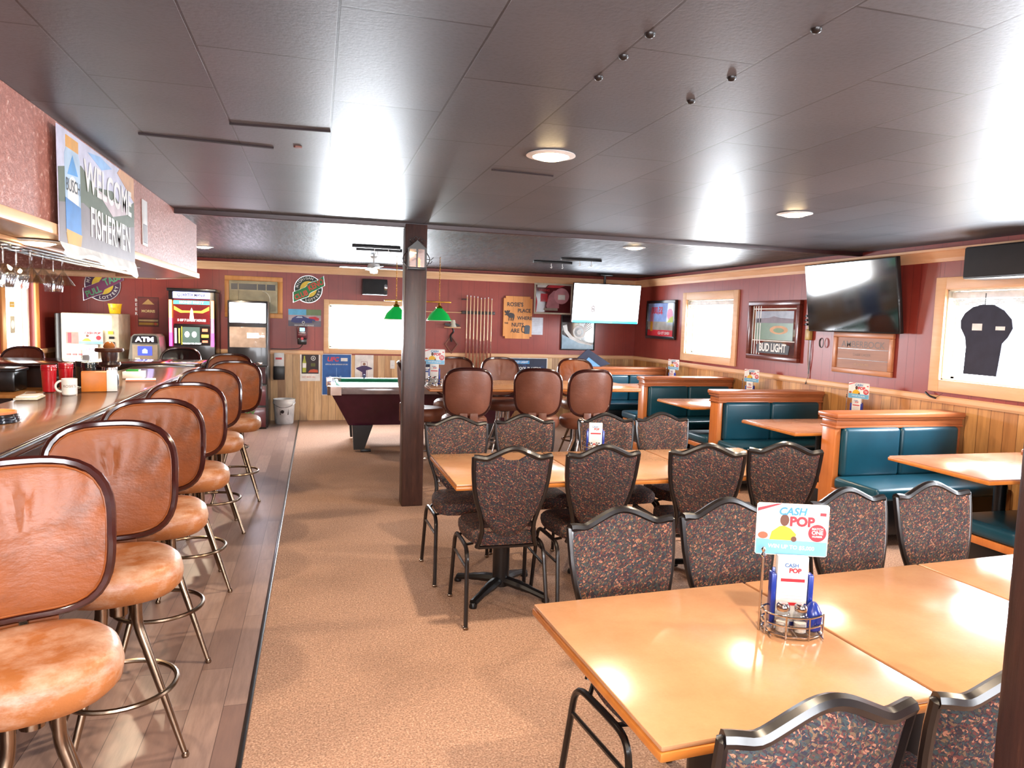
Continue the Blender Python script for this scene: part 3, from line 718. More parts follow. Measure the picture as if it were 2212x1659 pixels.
# hanging stemware on the rack
t = thing('stemware_rack', 'wooden rack under the soffit holding upside down glasses', 'rack', (-1.395, 0, 1.885))
b = MB()
for x in (-.085, -.01, .065):
    b.box((x - .012, 3.5, -.012), (x + .012, 5.4, .0), M['cabinet'], .002)
b.box((-.1, 3.5, 0), (.095, 5.4, .0195), M['pine_y'], .002).obj('slats', t)
def glass(kind):
    h = .19
    if kind: pr = [(.036, -.002), (.036, -.005), (.006, -.012), (.005, -.075), (.012, -.085), (.058, -.155), (.056, -.155), (.01, -.088), (.003, -.08)]
    else: pr = [(.036, -.002), (.036, -.005), (.006, -.012), (.005, -.075), (.014, -.085), (.042, -.105), (.052, -.135), (.044, -.19), (.042, -.19), (.049, -.135), (.039, -.108), (.01, -.09)]
    return MB().lathe(pr, M['glass'], 22)
g0 = glass(0).obj('wine_glass'); g1 = glass(1).obj('martini_glass')
GG = 'upside down stemware under the soffit'; first = {0: g0, 1: g1}; seen = set()
for i, (x, y, k) in enumerate([(-1.445, 3.80, 0), (-1.365, 3.73, 0), (-1.445, 3.95, 0), (-1.365, 3.88, 0), (-1.445, 4.10, 0), (-1.365, 4.05, 1), (-1.365, 4.22, 1), (-1.445, 4.31, 1), (-1.445, 4.62, 0), (-1.365, 4.52, 1), (-1.445, 3.64, 0), (-1.365, 3.57, 0)]):
    o = first[k] if k not in seen else first[k].copy()
    if k in seen: COL.objects.link(o)
    seen.add(k); o.location = (x, y, 1.876)
    tag(o, ('flared cocktail glass' if k else 'rounded wine glass') + ' hanging upside down in the soffit rack, ' + ['front end', 'front end by banner side', 'second pair behind side', 'second pair banner side', 'middle behind side', 'first flared one', 'second flared one banner side', 'second flared one behind side', 'far end behind side', 'farthest flared one', 'nearest left edge', 'nearest banner side'][i], 'glass', GG)

# things on the bar
def mug():
    t = thing('coffee_mug', 'white ceramic mug with a faint logo on the bar', 'mug', (-1.45, 4.86, 1.071), .3)
    MB().lathe([(.036, 0), (.041, .006), (.042, .1), (.039, .1), (.036, .012), (.005, .01)], M['white'], 24).obj('cup', t)
    MB().tube([(-.04 - .032 * math.sin(a), 0, .053 + .033 * math.cos(a)) for a in [PI * k / 10 for k in range(11)]], .0065, M['white'], 8).obj('handle', t)
    b = MB().text('ROSIE\'S', 0, .055, .022, flat((150, 120, 110)), 0, .01)
    b.v = [(.0425 * math.sin(x / .0425), -.0428 * math.cos(x / .0425), z) for x, y, z in b.v]; b.obj('logo', t)
mug()
t = thing('stir_straw_box', 'orange and white box standing on the bar by the mug', 'box', (-1.36, 5.1, 1.071), .25)
MB().box((-.09, -.055, 0), (.05, .055, .125), flat((206, 118, 30), .45), .003).box((.05, -.056, 0), (.11, .056, .13), M['white'], .003).obj('carton', t)
MB().box((-.085, -.05, .118), (.045, .05, .124), M['black']).obj('opening', t)
def tumbler(loc, c, lb):
    b = MB().lathe([(.03, 0), (.036, .004), (.042, .14), (.039, .14), (.033, .01), (.004, .008)], c, 20)
    for k in range(3): b.lathe([(.0415 + .001 * k, .135 + .012 * k), (.044, .138 + .012 * k), (.042, .147 + .012 * k)], c, 20)
    return tag(b.obj('tumbler', loc=loc), lb, 'tumbler', 'plastic tumblers on the bar')
rp = flat((186, 20, 34), .2, coat=.5)
tumbler((-1.61, 5.02, 1.071), rp, 'red plastic tumbler left of the white mug'); tumbler((-1.57, 5.2, 1.071), rp, 'red plastic tumbler just behind the other red one')
tumbler((-1.46, 5.28, 1.071), flat((14, 26, 26), .2, coat=.4), 'black tumbler behind the orange box'); tumbler((-1.53, 5.40, 1.071), flat((14, 26, 26), .2, coat=.4), 'black tumbler nearest the dark dispenser')
t = thing('nut_dispenser', 'dark dispenser with a chrome middle and amber knob on the bar', 'dispenser', (-1.37, 5.42, 1.071))
MB().lathe([(.05, 0), (.055, .01), (.055, .07), (.05, .085)], M['black'], 24).obj('base', t)
MB().lathe([(.046, .085), (.05, .1), (.046, .13), (.05, .135)], M['chrome'], 24).obj('chrome_band', t)
MB().lathe([(.06, .135), (.07, .15), (.066, .165), (.045, .17), (.05, .2), (.052, .235)], flat((52, 30, 26), .25, coat=.4), 24).obj('body', t)
MB().lathe([(.085, .235), (.09, .245), (.085, .26), (.03, .262)], flat((70, 38, 26), .3), 24).obj('tray', t)
MB().lathe([(.035, .262), (.038, .275), (.028, .295), (.008, .305)], flat((140, 84, 40), .15, coat=.6), 20).obj('knob', t)
t = thing('napkin_stack', 'small white and green pad stack behind the dispenser on the bar', 'pad', (-1.36, 6.05, 1.071))
MB().box((-.07, -.06, 0), (.07, .06, .055), M['white'], .004).obj('pad', t); MB().box((-.05, -.045, .055), (.04, .045, .068), flat((40, 140, 60), .3), .006).obj('green_cover', t)
tag(MB().box((-.1, -.07, 0), (.1, .07, .012), M['white'], .002).box((-.1, -.071, .002), (.1, -.0702, .01), flat((230, 120, 70))).obj('paper_pad', loc=(-1.27, 5.85, 1.071), rz=.2), 'flat white pad with orange edge lying on the bar', 'pad')
t = thing('ashtray_stack', 'stack of dark blue trays with an orange top tray on the bar', 'tray', (-1.42, 3.72, 1.071))
for k, (c, r) in enumerate([(flat((30, 44, 60), .15, coat=.5), .105), (flat((24, 36, 52), .15, coat=.5), .1), (flat((34, 26, 24), .2), .095), (flat((214, 120, 70), .35), .09)]):
    MB().lathe([(r * .8, k * .012), (r, k * .012 + .003), (r, k * .012 + .013), (r * .93, k * .012 + .013), (r * .85, k * .012 + .006), (.01, k * .012 + .005)], c, 28).obj('tray', t)
tag(MB().box((-.06, -.09, 0), (.06, .09, .012), M['cream'], .005).box((-.05, -.08, .012), (.055, .07, .022), M['white'], .005).obj('folded_cloth', loc=(-1.595, 4.66, 1.071), rz=.1), 'folded white cloth on the inner edge of the bar', 'cloth')
tag(MB().box((-.04, -.04, 0), (.04, .04, .12), M['glass'], .006).box((-.03, -.03, .01), (.03, .03, .07), M['white'], .004).obj('straw_holder', loc=(-2.1, 7.55, 1.086)), 'small clear holder on the bar return at the far left', 'holder')

# ---------------------------------------------------------------- condiment racks with lottery card
BLU = flat((26, 52, 150), .25, coat=.3); RD = flat((206, 44, 56), .4)
def card():
    t = thing('lottery_card_sign', '', 'sign')
    lb = flat((116, 180, 216), .35)
    b = MB().prism([(-.035, 0), (.035, 0), (.035, .02), (.095, .02), (.1, .025), (.1, .165), (.095, .17), (-.095, .17), (-.1, .165), (-.1, .025), (-.095, .02), (-.035, .02)], -.0012, .0012, M['white'])
    b.prism([(-.035, .0), (.035, 0), (.035, .022), (.098, .022), (.098, .062), (-.098, .066), (-.098, .022), (-.035, .022)], -.0016, -.0012, lb)
    b.prism([(-.098, .145), (-.098, .155), (-.045, .169), (-.03, .169)], -.0017, -.0012, RD)
    b.prism([(.075, .138), (.092, .138), (.092, .147), (.075, .147)], -.0017, -.0012, RD)
    b.disc(.07, .088, .025, -.0018, -.0012, RD)
    # man in a yellow shirt
    b.prism([(-.062, .064), (-.056, .088), (-.035, .104), (-.022, .106), (-.004, .098), (.012, .082), (.008, .064)], -.0018, -.0012, flat((228, 178, 40)))
    b.disc(-.022, .122, .0125, -.002, -.0012, flat((96, 56, 40)), rz=.017); b.disc(.006, .068, .008, -.0021, -.0012, flat((96, 56, 40)))
    b.disc(-.08, .076, .014, -.0019, -.0012, flat((180, 92, 62)), rz=.01)
    b.text('CASH', -.002, .147, .03, flat((60, 140, 196)), -.0022, .03, shear=.2).text('POP', .026, .118, .037, RD, -.0023, .05)
    b.text('MATCH', .07, .1, .009, M['white'], -.0023, .02).text('ONE', .07, .089, .015, M['white'], -.0023, .03).text('NUMBER', .07, .078, .007, M['white'], -.0023, .02)
    b.text('WIN UP TO $5,000', 0, .044, .0155, M['white'], -.0023, .02, rot=-.03)
    b.obj('printed_card', t); return t
def holder():
    t = thing('play_slip_holder', '', 'holder')
    MB().box((-.055, .0, 0), (.055, .03, .012), BLU, .002).box((-.058, -.002, 0), (-.044, .03, .15), BLU, .003).box((.044, -.002, 0), (.058, .03, .15), BLU, .003).box((-.05, .026, 0), (.05, .03, .16), BLU, .002).obj('stand', t)
    b = MB().box((-.042, .002, .012), (.042, .024, .2), M['white'], .001)
    b.box((-.032, .0012, .128), (.034, .002, .137), RD).box((-.03, .0012, .06), (.03, .002, .068), RD)
    for k in range(5): b.box((-.03, .0014, .078 + k * .009), (.03, .002, .0795 + k * .009), flat((200, 196, 200)))
    b.text('CASH', -.004, .175, .015, flat((50, 100, 160)), .001, .03).text('POP', .006, .16, .018, RD, .001, .05)
    b.obj('slips', t); return t
def rack():
    t = thing('condiment_rack', '', 'rack')
    oc = [(.085 * (1.0 if abs(math.cos(a)) > .5 else .95) * math.cos(a), .062 * math.sin(a)) for a in [PI / 8 + PI * k / 4 for k in range(8)]]
    for z in (.008, .035, .062): MB().tube(fillet([(x, y, z) for x, y in oc + oc[:1]], .02, 3), .0028, M['chrome'], 6).obj('ring_wire', t)
    b = MB()
    for x, y in oc[::1]: b.tube([(x, y, .0), (x, y, .066)], .0026, M['chrome'], 6)
    for k in range(5): b.tube([(-.07 + k * .035, -.055, .008), (-.07 + k * .035, .055, .008)], .002, M['chrome'], 6)
    b.obj('post_wires', t)
    MB().tube([(-.088, .0, .0), (-.088, 0, .21)], .004, M['chrome'], 8).lathe([(.003, .21), (.008, .217), (.003, .226), (.007, .234), (.002, .24)], M['chrome'], 10, (-.088, 0, 0)).obj('centre_rod', t)
    return t
def shaker():
    t = thing('salt_shaker', '', 'shaker')
    MB().lathe([(.018, 0), (.021, .004), (.021, .05), (.016, .062), (.014, .064)], M['glass'], 10).obj('jar', t)
    MB().lathe([(.0165, .005), (.017, .03), (.005, .032)], M['white'], 10).obj('salt_fill', t)
    MB().lathe([(.017, .063), (.018, .066), (.0175, .076), (.012, .083), (.002, .085)], M['chrome'], 14).obj('cap', t)
    return t
cs, hs, rs, ss = card(), holder(), rack(), shaker()
def ros(src, loc, rz, label, grp):
    return place(src, loc, rz, label, grp)
def T2(o, p, a, z): return (o[0] + p[0] * math.cos(a) - p[1] * math.sin(a), o[1] + p[0] * math.sin(a) + p[1] * math.cos(a), z)
sets = [((1.29, 1.655), -.35, .7505, 'foreground table', True), ((1.72, 4.2), -.3, .7505, 'middle row table', False), ((1.11, 6.93), -.2, .9405, 'tall table', True),
        ((4.95, 9.33), -1.2, .7505, 'far corner booth table', True), ((4.93, 7.36), -1.2, .7505, 'third bay booth table', True), ((4.93, 5.62), -1.2, .7505, 'second bay booth table', True)]
for o, a, z, nm, cd_ in sets:
    ros(rs, T2(o, (0, 0), a, z), a, 'chrome wire condiment rack on the ' + nm, 'condiment racks')
    ros(hs, T2(o, (.0, .012), a, z + .011), a, 'blue holder of white lottery slips in the rack on the ' + nm, 'slip holders')
    if cd_: ros(cs, T2(o, (-.0, .047), a, z + .185), a, 'printed lottery card standing above the rack on the ' + nm, 'lottery cards')
    for k, x in enumerate((-.034, .014)):
        ros(ss, T2(o, (x, -.03), a, z + .011), a, ['left', 'right'][k] + ' glass shaker with chrome cap in the rack on the ' + nm, 'shakers')
    if nm == 'foreground table':
        tag(MB().lathe([(.018, 0), (.024, .006), (.026, .05), (.012, .075), (.008, .08)], BLU, 10).obj('blue_bottle', loc=T2(o, (.055, -.005), a, z + .011)), 'small blue bottle beside the shakers in the foreground rack', 'bottle')

# ---------------------------------------------------------------- televisions, speakers
def tvset(name, P, w, h, mw, label, rot, screen):
    t = thing(name, label, 'television', P, rot=rot)
    MB().box((-w / 2, 0, -h / 2), (w / 2, .045, h / 2), M['black'], .006).box((-w * .3, .04, -h * .32), (w * .3, .08, h * .32), M['black'], .01).obj('casing', t)
    b = MB().box((-w / 2 + .01, -.003, -h / 2 + .015), (w / 2 - .01, .002, h / 2 - .01), screen); b.obj('screen', t, smooth=False)
    return t
scr = flat((10, 12, 16), .07, coat=.8)
r1 = Matrix.Rotation(-PI / 2, 3, 'Z') @ Matrix.Rotation(.15, 3, 'X')
t = tvset('wall_television', (5.04, 5.94, 1.925), 1.25, .70, 0, 'large dark television tilted out from the window wall above the booths', r1.to_euler(), scr)
MB().box((-.2, .08, -.12), (.2, .14, .12), M['black'], .01).obj('wall_bracket', t)
r2 = Matrix.Rotation(-.0, 3, 'Z') @ Matrix.Rotation(.12, 3, 'X')
t = tvset('hanging_television', (4.36, 10.42, 1.90), 1.13, .62, 0, 'bright white television hung from the ceiling in the back corner', r2.to_euler(), E((235, 244, 255), 3))
b = MB().box((-.55, -.0045, -.30), (.55, -.0032, -.262), E((60, 190, 225), 2.2))
b.box((.12, -.0046, -.30), (.55, -.0033, -.275), E((40, 150, 215), 2.2))
b.text('8', -.22, -.09, .14, flat((120, 90, 90)), -.005, .01).text('00', -.16, .12, .12, flat((200, 190, 140)), -.005, -.005); b.obj('picture', t)
MB().tube([(0, .12, 0), (0, .16, .44)], .02, M['black'], 10).box((-.1, .08, .43), (.1, .24, .45), M['black'], .004).obj('ceiling_mount', t)
def speaker(loc, rz, w, h, dp, label):
    t = thing('speaker', label, 'speaker', loc, rz, 'wall speakers')
    MB().box((-w / 2, 0, 0), (w / 2, dp, h), M['black'], .01).obj('cabinet', t)
    MB().box((-w / 2 + .01, -.012, .01), (w / 2 - .05, 0, h - .01), flat((30, 28, 30), .8), .006).obj('grille', t)
    MB().lathe([(.02, 0), (.03, .006), (.016, .012)], M['chrome'], 14, (0, 0, 0), T=Matrix.Translation((w / 2 - .028, 0, h / 2)) @ Matrix.Rotation(PI / 2, 4, 'X') @ Matrix.Scale(1.6, 4, (0, 1, 0))).obj('port', t)
speaker((.83, 10.9, 1.92), 0, .37, .235, .22, 'black speaker on the back wall above the bright window')
speaker((4.93, 4.25, 2.03), -PI / 2, .62, .25, .22, 'black speaker at the top right above the window with the shirt')

# ---------------------------------------------------------------- pictures, signs, posters
def frame_pic(name, loc, rz, w, h, fw, fm, dp=.03):
    t = thing(name[0], name[1], name[2], loc, rz); b = MB()
    for a, c in (((-w / 2, fw), (-w / 2 + fw, h - fw)), ((w / 2 - fw, fw), (w / 2, h - fw)), ((-w / 2, h - fw), (w / 2, h)), ((-w / 2, 0), (w / 2, fw))): b.box((a[0], -dp, a[1]), (c[0], -.001, c[1]), fm, .006)
    b.obj('frame', t); return t
R = -PI / 2
# framed mirror
mir = NT('mirror_glass'); mir.base(lin((200, 196, 190))); mirm = mir.fin(.05, 1)
t = frame_pic(('framed_mirror', 'framed beer mirror with a baseball field picture between window and television', 'mirror'), (XR - .002, 7.3, 1.22), R, .98, .70, .055, wood('mahogany_frame', (84, 34, 26), (116, 54, 40), 'X', 5, .25), .05)
b = MB().box((-.435, -.02, .055), (.435, -.012, .645), mirm)
b.box((-.36, -.0215, .24), (.36, -.02, .58), flat((150, 158, 176), .25)).box((-.36, -.022, .24), (.36, -.0205, .47), flat((92, 120, 92), .3))
b.prism([(-.36, .49), (-.1, .5), (.0, .52), (.12, .5), (.36, .49), (.36, .44), (-.36, .44)], -.0225, -.0205, flat((120, 104, 116)))
b.disc(.1, .36, .17, -.023, -.0205, flat((206, 150, 96)), rz=.05).disc(.1, .355, .1, -.0235, -.0205, flat((110, 140, 100)), rz=.028)
for k in range(4): b.box((-.42 + k * .05, -.0225, .06), (-.405 + k * .05, -.0205, .64), M['white'])
b.box((-.4, -.023, .6), (.4, -.0205, .612), M['white']); b.box((-.4, -.023, .225), (.4, -.0205, .235), M['white'])
b.prism([(-.3, .08), (.3, .08), (.32, .18), (.15, .215), (-.15, .215), (-.32, .18)], -.0245, -.0205, flat((40, 30, 34)))
b.obj('mirror', t); MB().text('BUD LIGHT', 0, .145, .13, M['white'], -.026, .035, sx=.78).obj('lettering', t)
# lottery monitor picture
t = frame_pic(('lottery_display', 'glowing framed lottery poster between the hanging television and the far window', 'poster'), (XR - .002, 10.16, 1.38), R, .96, .60, .045, M['blackm'], .05)
b = MB().box((-.44, -.03, .045), (.44, -.012, .555), flat((150, 172, 222), .12, coat=.7)).box((-.44, -.031, .045), (.44, -.0295, .14), RD).box((-.44, -.0305, .14), (.44, -.0292, .27), flat((168, 160, 150), .2))
b.prism([(-.35, .14), (-.25, .14), (-.24, .36), (-.27, .5), (-.32, .5), (-.36, .36)], -.0315, -.0295, flat((190, 120, 150))).box((-.34, -.032, .12), (-.26, -.0295, .27), flat((214, 160, 40)))
b.disc(.3, .38, .09, -.032, -.0295, flat((226, 140, 170))).prism([(.22, .26), (.42, .26), (.42, .36), (.3, .33)], -.0325, -.0295, flat((180, 190, 60)))
b.text('$5,000', -.12, .44, .15, RD, -.033, .02, sx=-.9).text('KENO TO GO', .12, .09, .06, M['white'], -.033, .01, sx=-1); b.obj('poster', t, smooth=False)
# wooden sign under the tv
t = frame_pic(('engraved_wood_sign', 'weathered wooden sign with faint engraved letters under the wide television', 'sign'), (XR - .002, 5.87, 1.17), R, .80, .41, .05, wood('honey_frame', (170, 108, 70), (198, 134, 92), 'X', 4, .35), .03)
b = MB().box((-.35, -.015, .05), (.35, -.005, .36), wood('old_sign_board', (140, 92, 70), (166, 116, 88), 'X', 4, .5))
b.box((-.34, -.016, .245), (.34, -.015, .249), M['frame']).box((-.34, -.016, .14), (.34, -.015, .144), M['frame'])
b.text('AMBERBOCK', 0, .29, .09, flat((110, 92, 84)), -.0165, .01, sx=1.1).text('DARK LAGER', 0, .19, .04, flat((120, 96, 84)), -.0165, .0).text('ST. LOUIS, MO', 0, .095, .03, flat((196, 156, 110)), -.0165, .0); b.obj('board', t)
# keno and pull tab shaped signs
def lotto(loc, label, c1, c2, w1, w2, top, bot, edge):
    t = thing('lottery_sign', label, 'sign', loc); b = MB()
    b.disc(0, 0, .205, -.014, -.002, flat((190, 190, 190), .2, .6)).disc(0, 0, .195, -.016, -.002, edge)
    b.disc(0, .0, .12, -.0175, -.002, flat((232, 198, 30), .4))
    band = [(-.21, -.2), (-.13, -.16), (.0, -.11), (.02, -.06), (.23, .06), (.215, .2), (.13, .135), (.0, .09), (-.04, .03), (-.215, -.05)]
    bb = [(x * 1.04, z * 1.04) for x, z in band]
    b.prism(bb, -.018, -.002, flat((190, 190, 190), .2, .6)).prism(band, -.0195, -.002, c1)
    b.obj('board', t)
    q = MB(); q.text(w1, -.105, -.095, .105, c2, -.021, .03, rot=.45, shear=.1, sx=.8); q.text(w2, .105, .065, .12, c2, -.021, .03, rot=.5, shear=.1, sx=.75)
    for txt, a0, a1 in ((top, 2.9, 1.25), (bot, -1.75, -.2)):
        for k, chh in enumerate(txt):
            a = a0 + (a1 - a0) * k / (len(txt) - 1); q.text(chh, .162 * math.cos(a), .162 * math.sin(a), .052, M['white'], -.0215, .02, rot=a - PI / 2 if a > 0 else a + PI / 2)
    q.obj('lettering', t); return t
lotto((-.13, YB - .002, 1.975), 'round lottery sign with green band on the back wall above the car photo', flat((30, 130, 70)), flat((216, 74, 62)), 'CLUB', 'KENO', 'MICHIGAN', 'LOTTERY', flat((24, 50, 40)))
t = lotto((-2.88, YB - .002, 1.93), 'round purple lottery sign above the white ticket machine', flat((120, 44, 90)), flat((96, 176, 130)), 'PULL', 'TABS', 'MICHIGAN', 'LOTTERY', flat((70, 30, 72))); t.scale = (1.12, 1, 1.12)
# poster sheets
def sheet(name, loc, rz, w, h, bg, fn, label, cat='poster', th=.003, rot=None):
    b = MB().box((-w / 2, -th, 0), (w / 2, -.0005, h), bg); fn(b, -th - .0006, w, h)
    return tag(b.obj(name, loc=loc, rz=rz, smooth=False, rot=rot), label, cat)
yb = YB - .003
def carfn(b, y, w, h):
    b.box((-w / 2, y, h * .6), (.02, y + .0005, h), flat((96, 180, 226))).box((.02, y, h * .55), (w / 2, y + .0005, h), flat((112, 136, 96))).box((-w / 2, y - .0002, .0), (w / 2, y + .0005, h * .34), flat((110, 106, 120)))
    b.box((-w / 2, y - .0003, h * .5), (w / 2, y + .0005, h * .66), flat((176, 160, 168)))
    b.prism([(.05, .09), (.2, .09), (.21, .125), (.15, .15), (.06, .14)], y - .0006, y, flat((196, 40, 56)))
    b.prism([(-.2, .07), (-.18, .12), (-.12, .155), (-.03, .155), (.04, .125), (.14, .11), (.155, .08), (.1, .055), (-.14, .05)], y - .001, y, flat((48, 58, 120))).prism([(-.13, .125), (-.1, .148), (-.04, .148), (-.03, .125)], y - .0014, y, flat((176, 190, 214)))
    b.disc(-.02, .06, .022, y - .0018, y, flat((190, 190, 196))).disc(-.02, .06, .012, y - .002, y, M['black']).disc(.12, .075, .016, y - .0018, y, M['black'])
    b.text('2024 EVENT SCHEDULE', -.01, .016, .03, M['white'], y - .002, .015, sx=.9)
sheet('car_photo_poster', (-.18, yb, 1.42), 0, .47, .255, flat((180, 170, 176)), carfn, 'landscape photo poster of a dark blue sports car on the back wall')
def beerfn(b, y, w, h):
    b.box((-w * .43, y, h * .26), (w * .43, y + .0005, h * .96), flat((40, 22, 24)))
    b.prism([(-.11, .13), (-.06, .13), (-.055, .27), (-.072, .34), (-.074, .38), (-.092, .38), (-.094, .34), (-.112, .27)], y - .0006, y, flat((170, 176, 60))).box((-.11, y - .001, .2), (-.058, y, .27), M['white'])
    b.disc(.045, .345, .034, y - .0006, y, M['white']).disc(.045, .345, .026, y - .0008, y, M['black']).disc(.045, .345, .01, y - .001, y, M['white'])
    b.prism([(-.03, .13), (.0, .17), (.05, .18), (.11, .17), (.115, .13)], y - .0006, y, flat((196, 82, 46))).box((.01, y - .0006, .22), (.075, y, .27), flat((84, 88, 30)))
    b.text('HOT SINCE 1941', -.02, .06, .026, flat((206, 96, 76)), y - .001, .015)
sheet('beer_poster', (-.1, yb, .60), 0, .29, .425, M['white'], beerfn, 'white edged poster with a beer bottle on the boards below the car photo')
def ufcfn(b, y, w, h):
    b.box((-w * .48, y, .01), (w * .48, y + .0005, h - .01), flat((40, 96, 170)))
    b.text('UFC', -.06, h - .085, .09, RD, y - .001, .04, shear=.2).box((.06, y - .0006, h - .11), (.16, y, h - .06), M['white'])
    b.text('OFFICIAL BEER SPONSOR OF UFC', 0, h - .16, .026, M['white'], y - .001, .01, sx=.85); 
    for k in range(7): b.box((-.16 + k * .05, y - .0006, .26 + .02 * math.sin(k * 2)), (-.13 + k * .05, y, .275 + .02 * math.sin(k * 2)), flat((150, 190, 226)))
    b.box((-.005, y - .0006, .28), (.0, y, .42), flat((150, 190, 226)))
sheet('blue_fight_poster', (.29, yb, .385), 0, .44, .63, M['white'], ufcfn, 'blue sports poster with red lettering partly behind the pool table', 'poster')
def playfn(b, y, w, h):
    b.box((-.05, y, .02), (.05, y + .0005, h - .1), flat((190, 160, 170))).box((-.042, y - .0004, .02), (.042, y, h - .108), M['white'])
    b.prism([(-.03, .12), (-.12, .17), (-.12, .185), (-.03, .22), (.03, .22), (.12, .185), (.12, .17), (.03, .15), (.03, .08), (-.03, .08)], y - .0008, y, flat((70, 52, 100))).disc(0, .245, .022, y - .0012, y, flat((150, 108, 90)))
    b.prism([(-.03, .08), (.03, .08), (.03, .0), (.005, .0), (.0, .05), (-.005, 0), (-.03, 0)], y - .0009, y, flat((90, 90, 120)))
sheet('player_poster', (.70, yb, .62), 0, .28, .385, M['white'], playfn, 'white poster of a figure with outstretched arms under the bright window')
sheet('taped_note', (1.13, yb, .8), .0, .07, .13, M['white'], lambda b, y, w, h: b.box((-.02, y, .05), (.02, y + .0004, .055), flat((180, 180, 180))), 'small white note taped below the window just left of the post', 'note')
def poolfn(b, y, w, h):
    b.box((-w * .485, y, .012), (w * .485, y + .0005, h - .012), flat((26, 36, 66)))
    for k in range(26): b.disc(random.uniform(-.4, .4), random.uniform(.05, h - .05), random.uniform(.02, .05), y - .0004, y, flat(random.choice([(34, 50, 92), (20, 28, 52), (44, 60, 104)])), 9)
    b.box((-.14, y - .001, h - .1), (.14, y, h - .045), flat((64, 150, 210))); b.text('BUD LIGHT', 0, h - .072, .045, M['white'], y - .0015, .03, shear=.1)
    b.text('CALLING ALL', -.28, h - .175, .05, M['white'], y - .0015, .03, sx=.8); b.text('POOL PLAYERS!', .14, h - .175, .062, M['white'], y - .0015, .03, sx=.92); b.text('SUNDAY NIGHT LEAGUE', 0, h - .25, .05, M['white'], y - .0015, .03)
sheet('pool_league_poster', (3.21, yb, .60), 0, .9, .40, M['white'], poolfn, 'dark blue poster inviting pool players on the boards behind the chestnut stools')
def sched(b, y, w, h):
    b.box((-w / 2 + .008, y, h * .45), (w / 2 - .008, y + .0004, h - .01), flat((26, 40, 70)))
    b.disc(-.1, h - .075, .05, y - .0005, y, flat((176, 190, 204))).disc(-.1, h - .075, .038, y - .0008, y, flat((40, 70, 66))).prism([(.06, h - .1), (.1, h - .03), (.18, h - .05), (.15, h - .1)], y - .0005, y, flat((226, 180, 50))).disc(.12, h - .07, .022, y - .0008, y, M['white'])
    for k in range(4): b.box((-.3 + k * .16, y - .0006, .18), (-.17 + k * .16, y, .21), M['white']).box((-.3 + k * .16, y - .0006, .13), (-.17 + k * .16, y, .155), flat((60, 90, 150)))
sheet('league_schedule_poster', (1.88, yb, .62), 0, .78, .38, M['white'], sched, 'navy and white schedule poster behind the tall table, left of the cues')
sheet('taped_paper', (3.45, yb, 1.38), .0, .22, .28, flat((214, 220, 232)), lambda b, y, w, h: [b.box((-.08, y, .03 + k * .03), (.08 - .02 * (k % 3), y + .0004, .034 + k * .03), flat((190, 196, 210))) for k in range(8)], 'sheet of pale paper taped right of the moose sign', 'paper')
def darts(b, y, w, h):
    b.box((-w * .46, y, h * .3), (w * .46, y + .0005, h * .96), flat((120, 46, 40))).prism([(-.08, h * .75), (0, h * .93), (.08, h * .75)], y - .0008, y, flat((200, 160, 96)))
    b.text('MORRIS', 0, h * .52, .05, flat((226, 200, 140)), y - .001, .03).box((-w * .46, y - .0006, h * .18), (w * .46, y, h * .24), flat((190, 170, 120))).box((-w * .46, y - .0006, h * .06), (w * .46, y, h * .14), flat((170, 130, 40))).disc(.09, h * .1, .02, y - .001, y, flat((206, 90, 50)))
    for k in range(4): b.text('BEER'[k], -w / 2 - .02, h * (.88 - k * .15), .055, M['white'], y - .001, .03)
sheet('vintage_tin_sign', (-2.31, yb, 1.36), 0, .27, .42, flat((96, 40, 34)), darts, 'vintage style red tin sign on the back wall left of the slot machine', 'sign')
# moose wood sign
t = thing('moose_wood_sign', 'honey wood plank sign with moose and mug cutouts on the back wall', 'sign', (3.12, YB - .02, 1.31))
n_, w2, h2 = .035, .24, .68
b = MB(); pl = wood('honey_pine_sign', (206, 130, 60), (230, 156, 84), 'Z', 4, .4)
b.prism([(-w2 + n_, 0), (w2 - n_, 0), (w2 - n_, n_), (w2, n_), (w2, h2 - n_), (w2 - n_, h2 - n_), (w2 - n_, h2), (-w2 + n_, h2), (-w2 + n_, h2 - n_), (-w2, h2 - n_), (-w2, n_), (-w2 + n_, n_)], -.02, .018, pl)
for x in (-.08, .08): b.box((x, -.021, 0), (x + .002, -.02, h2), M['cabinet'])
b.obj('board', t)
dk = flat((44, 36, 40), .4); q = MB()
for s_, x, z, sz in (("ROSIE'S", -.05, .545, .088), ('PLACE', .105, .45, .08), ('WHERE', .115, .33, .078), ('NUTS', .0, .22, .085), ('ARE', -.04, .125, .088)): q.text(s_, x, z, sz, dk, -.023, .025, sx=.95)
q.text('THE', -.19, .245, .035, dk, -.023, .03); q.obj('lettering', t)
q = MB()  # moose
q.prism([(-.16, .40), (-.12, .415), (-.07, .40), (-.055, .37), (-.06, .33), (-.07, .30), (-.075, .285), (-.085, .285), (-.08, .33), (-.1, .335), (-.105, .285), (-.115, .285), (-.115, .33), (-.14, .335), (-.145, .285), (-.155, .285), (-.15, .34), (-.165, .36), (-.19, .375), (-.21, .37), (-.215, .385), (-.19, .40)], -.028, -.02, dk)
q.prism([(-.2, .4), (-.225, .43), (-.215, .45), (-.19, .43), (-.18, .455), (-.16, .44), (-.135, .455), (-.14, .42), (-.16, .4)], -.028, -.02, dk); q.obj('moose_cutout', t)
q = MB(); q.prism([(.12, .08), (.2, .08), (.21, .2), (.19, .22), (.14, .22), (.115, .2)], -.028, -.02, flat((70, 78, 90))); q.tube([(.12, -.024, .2), (.08, -.024, .19), (.07, -.024, .15), (.08, -.024, .11), (.12, -.024, .1)], .008, dk, 6); q.obj('mug_cutout', t)
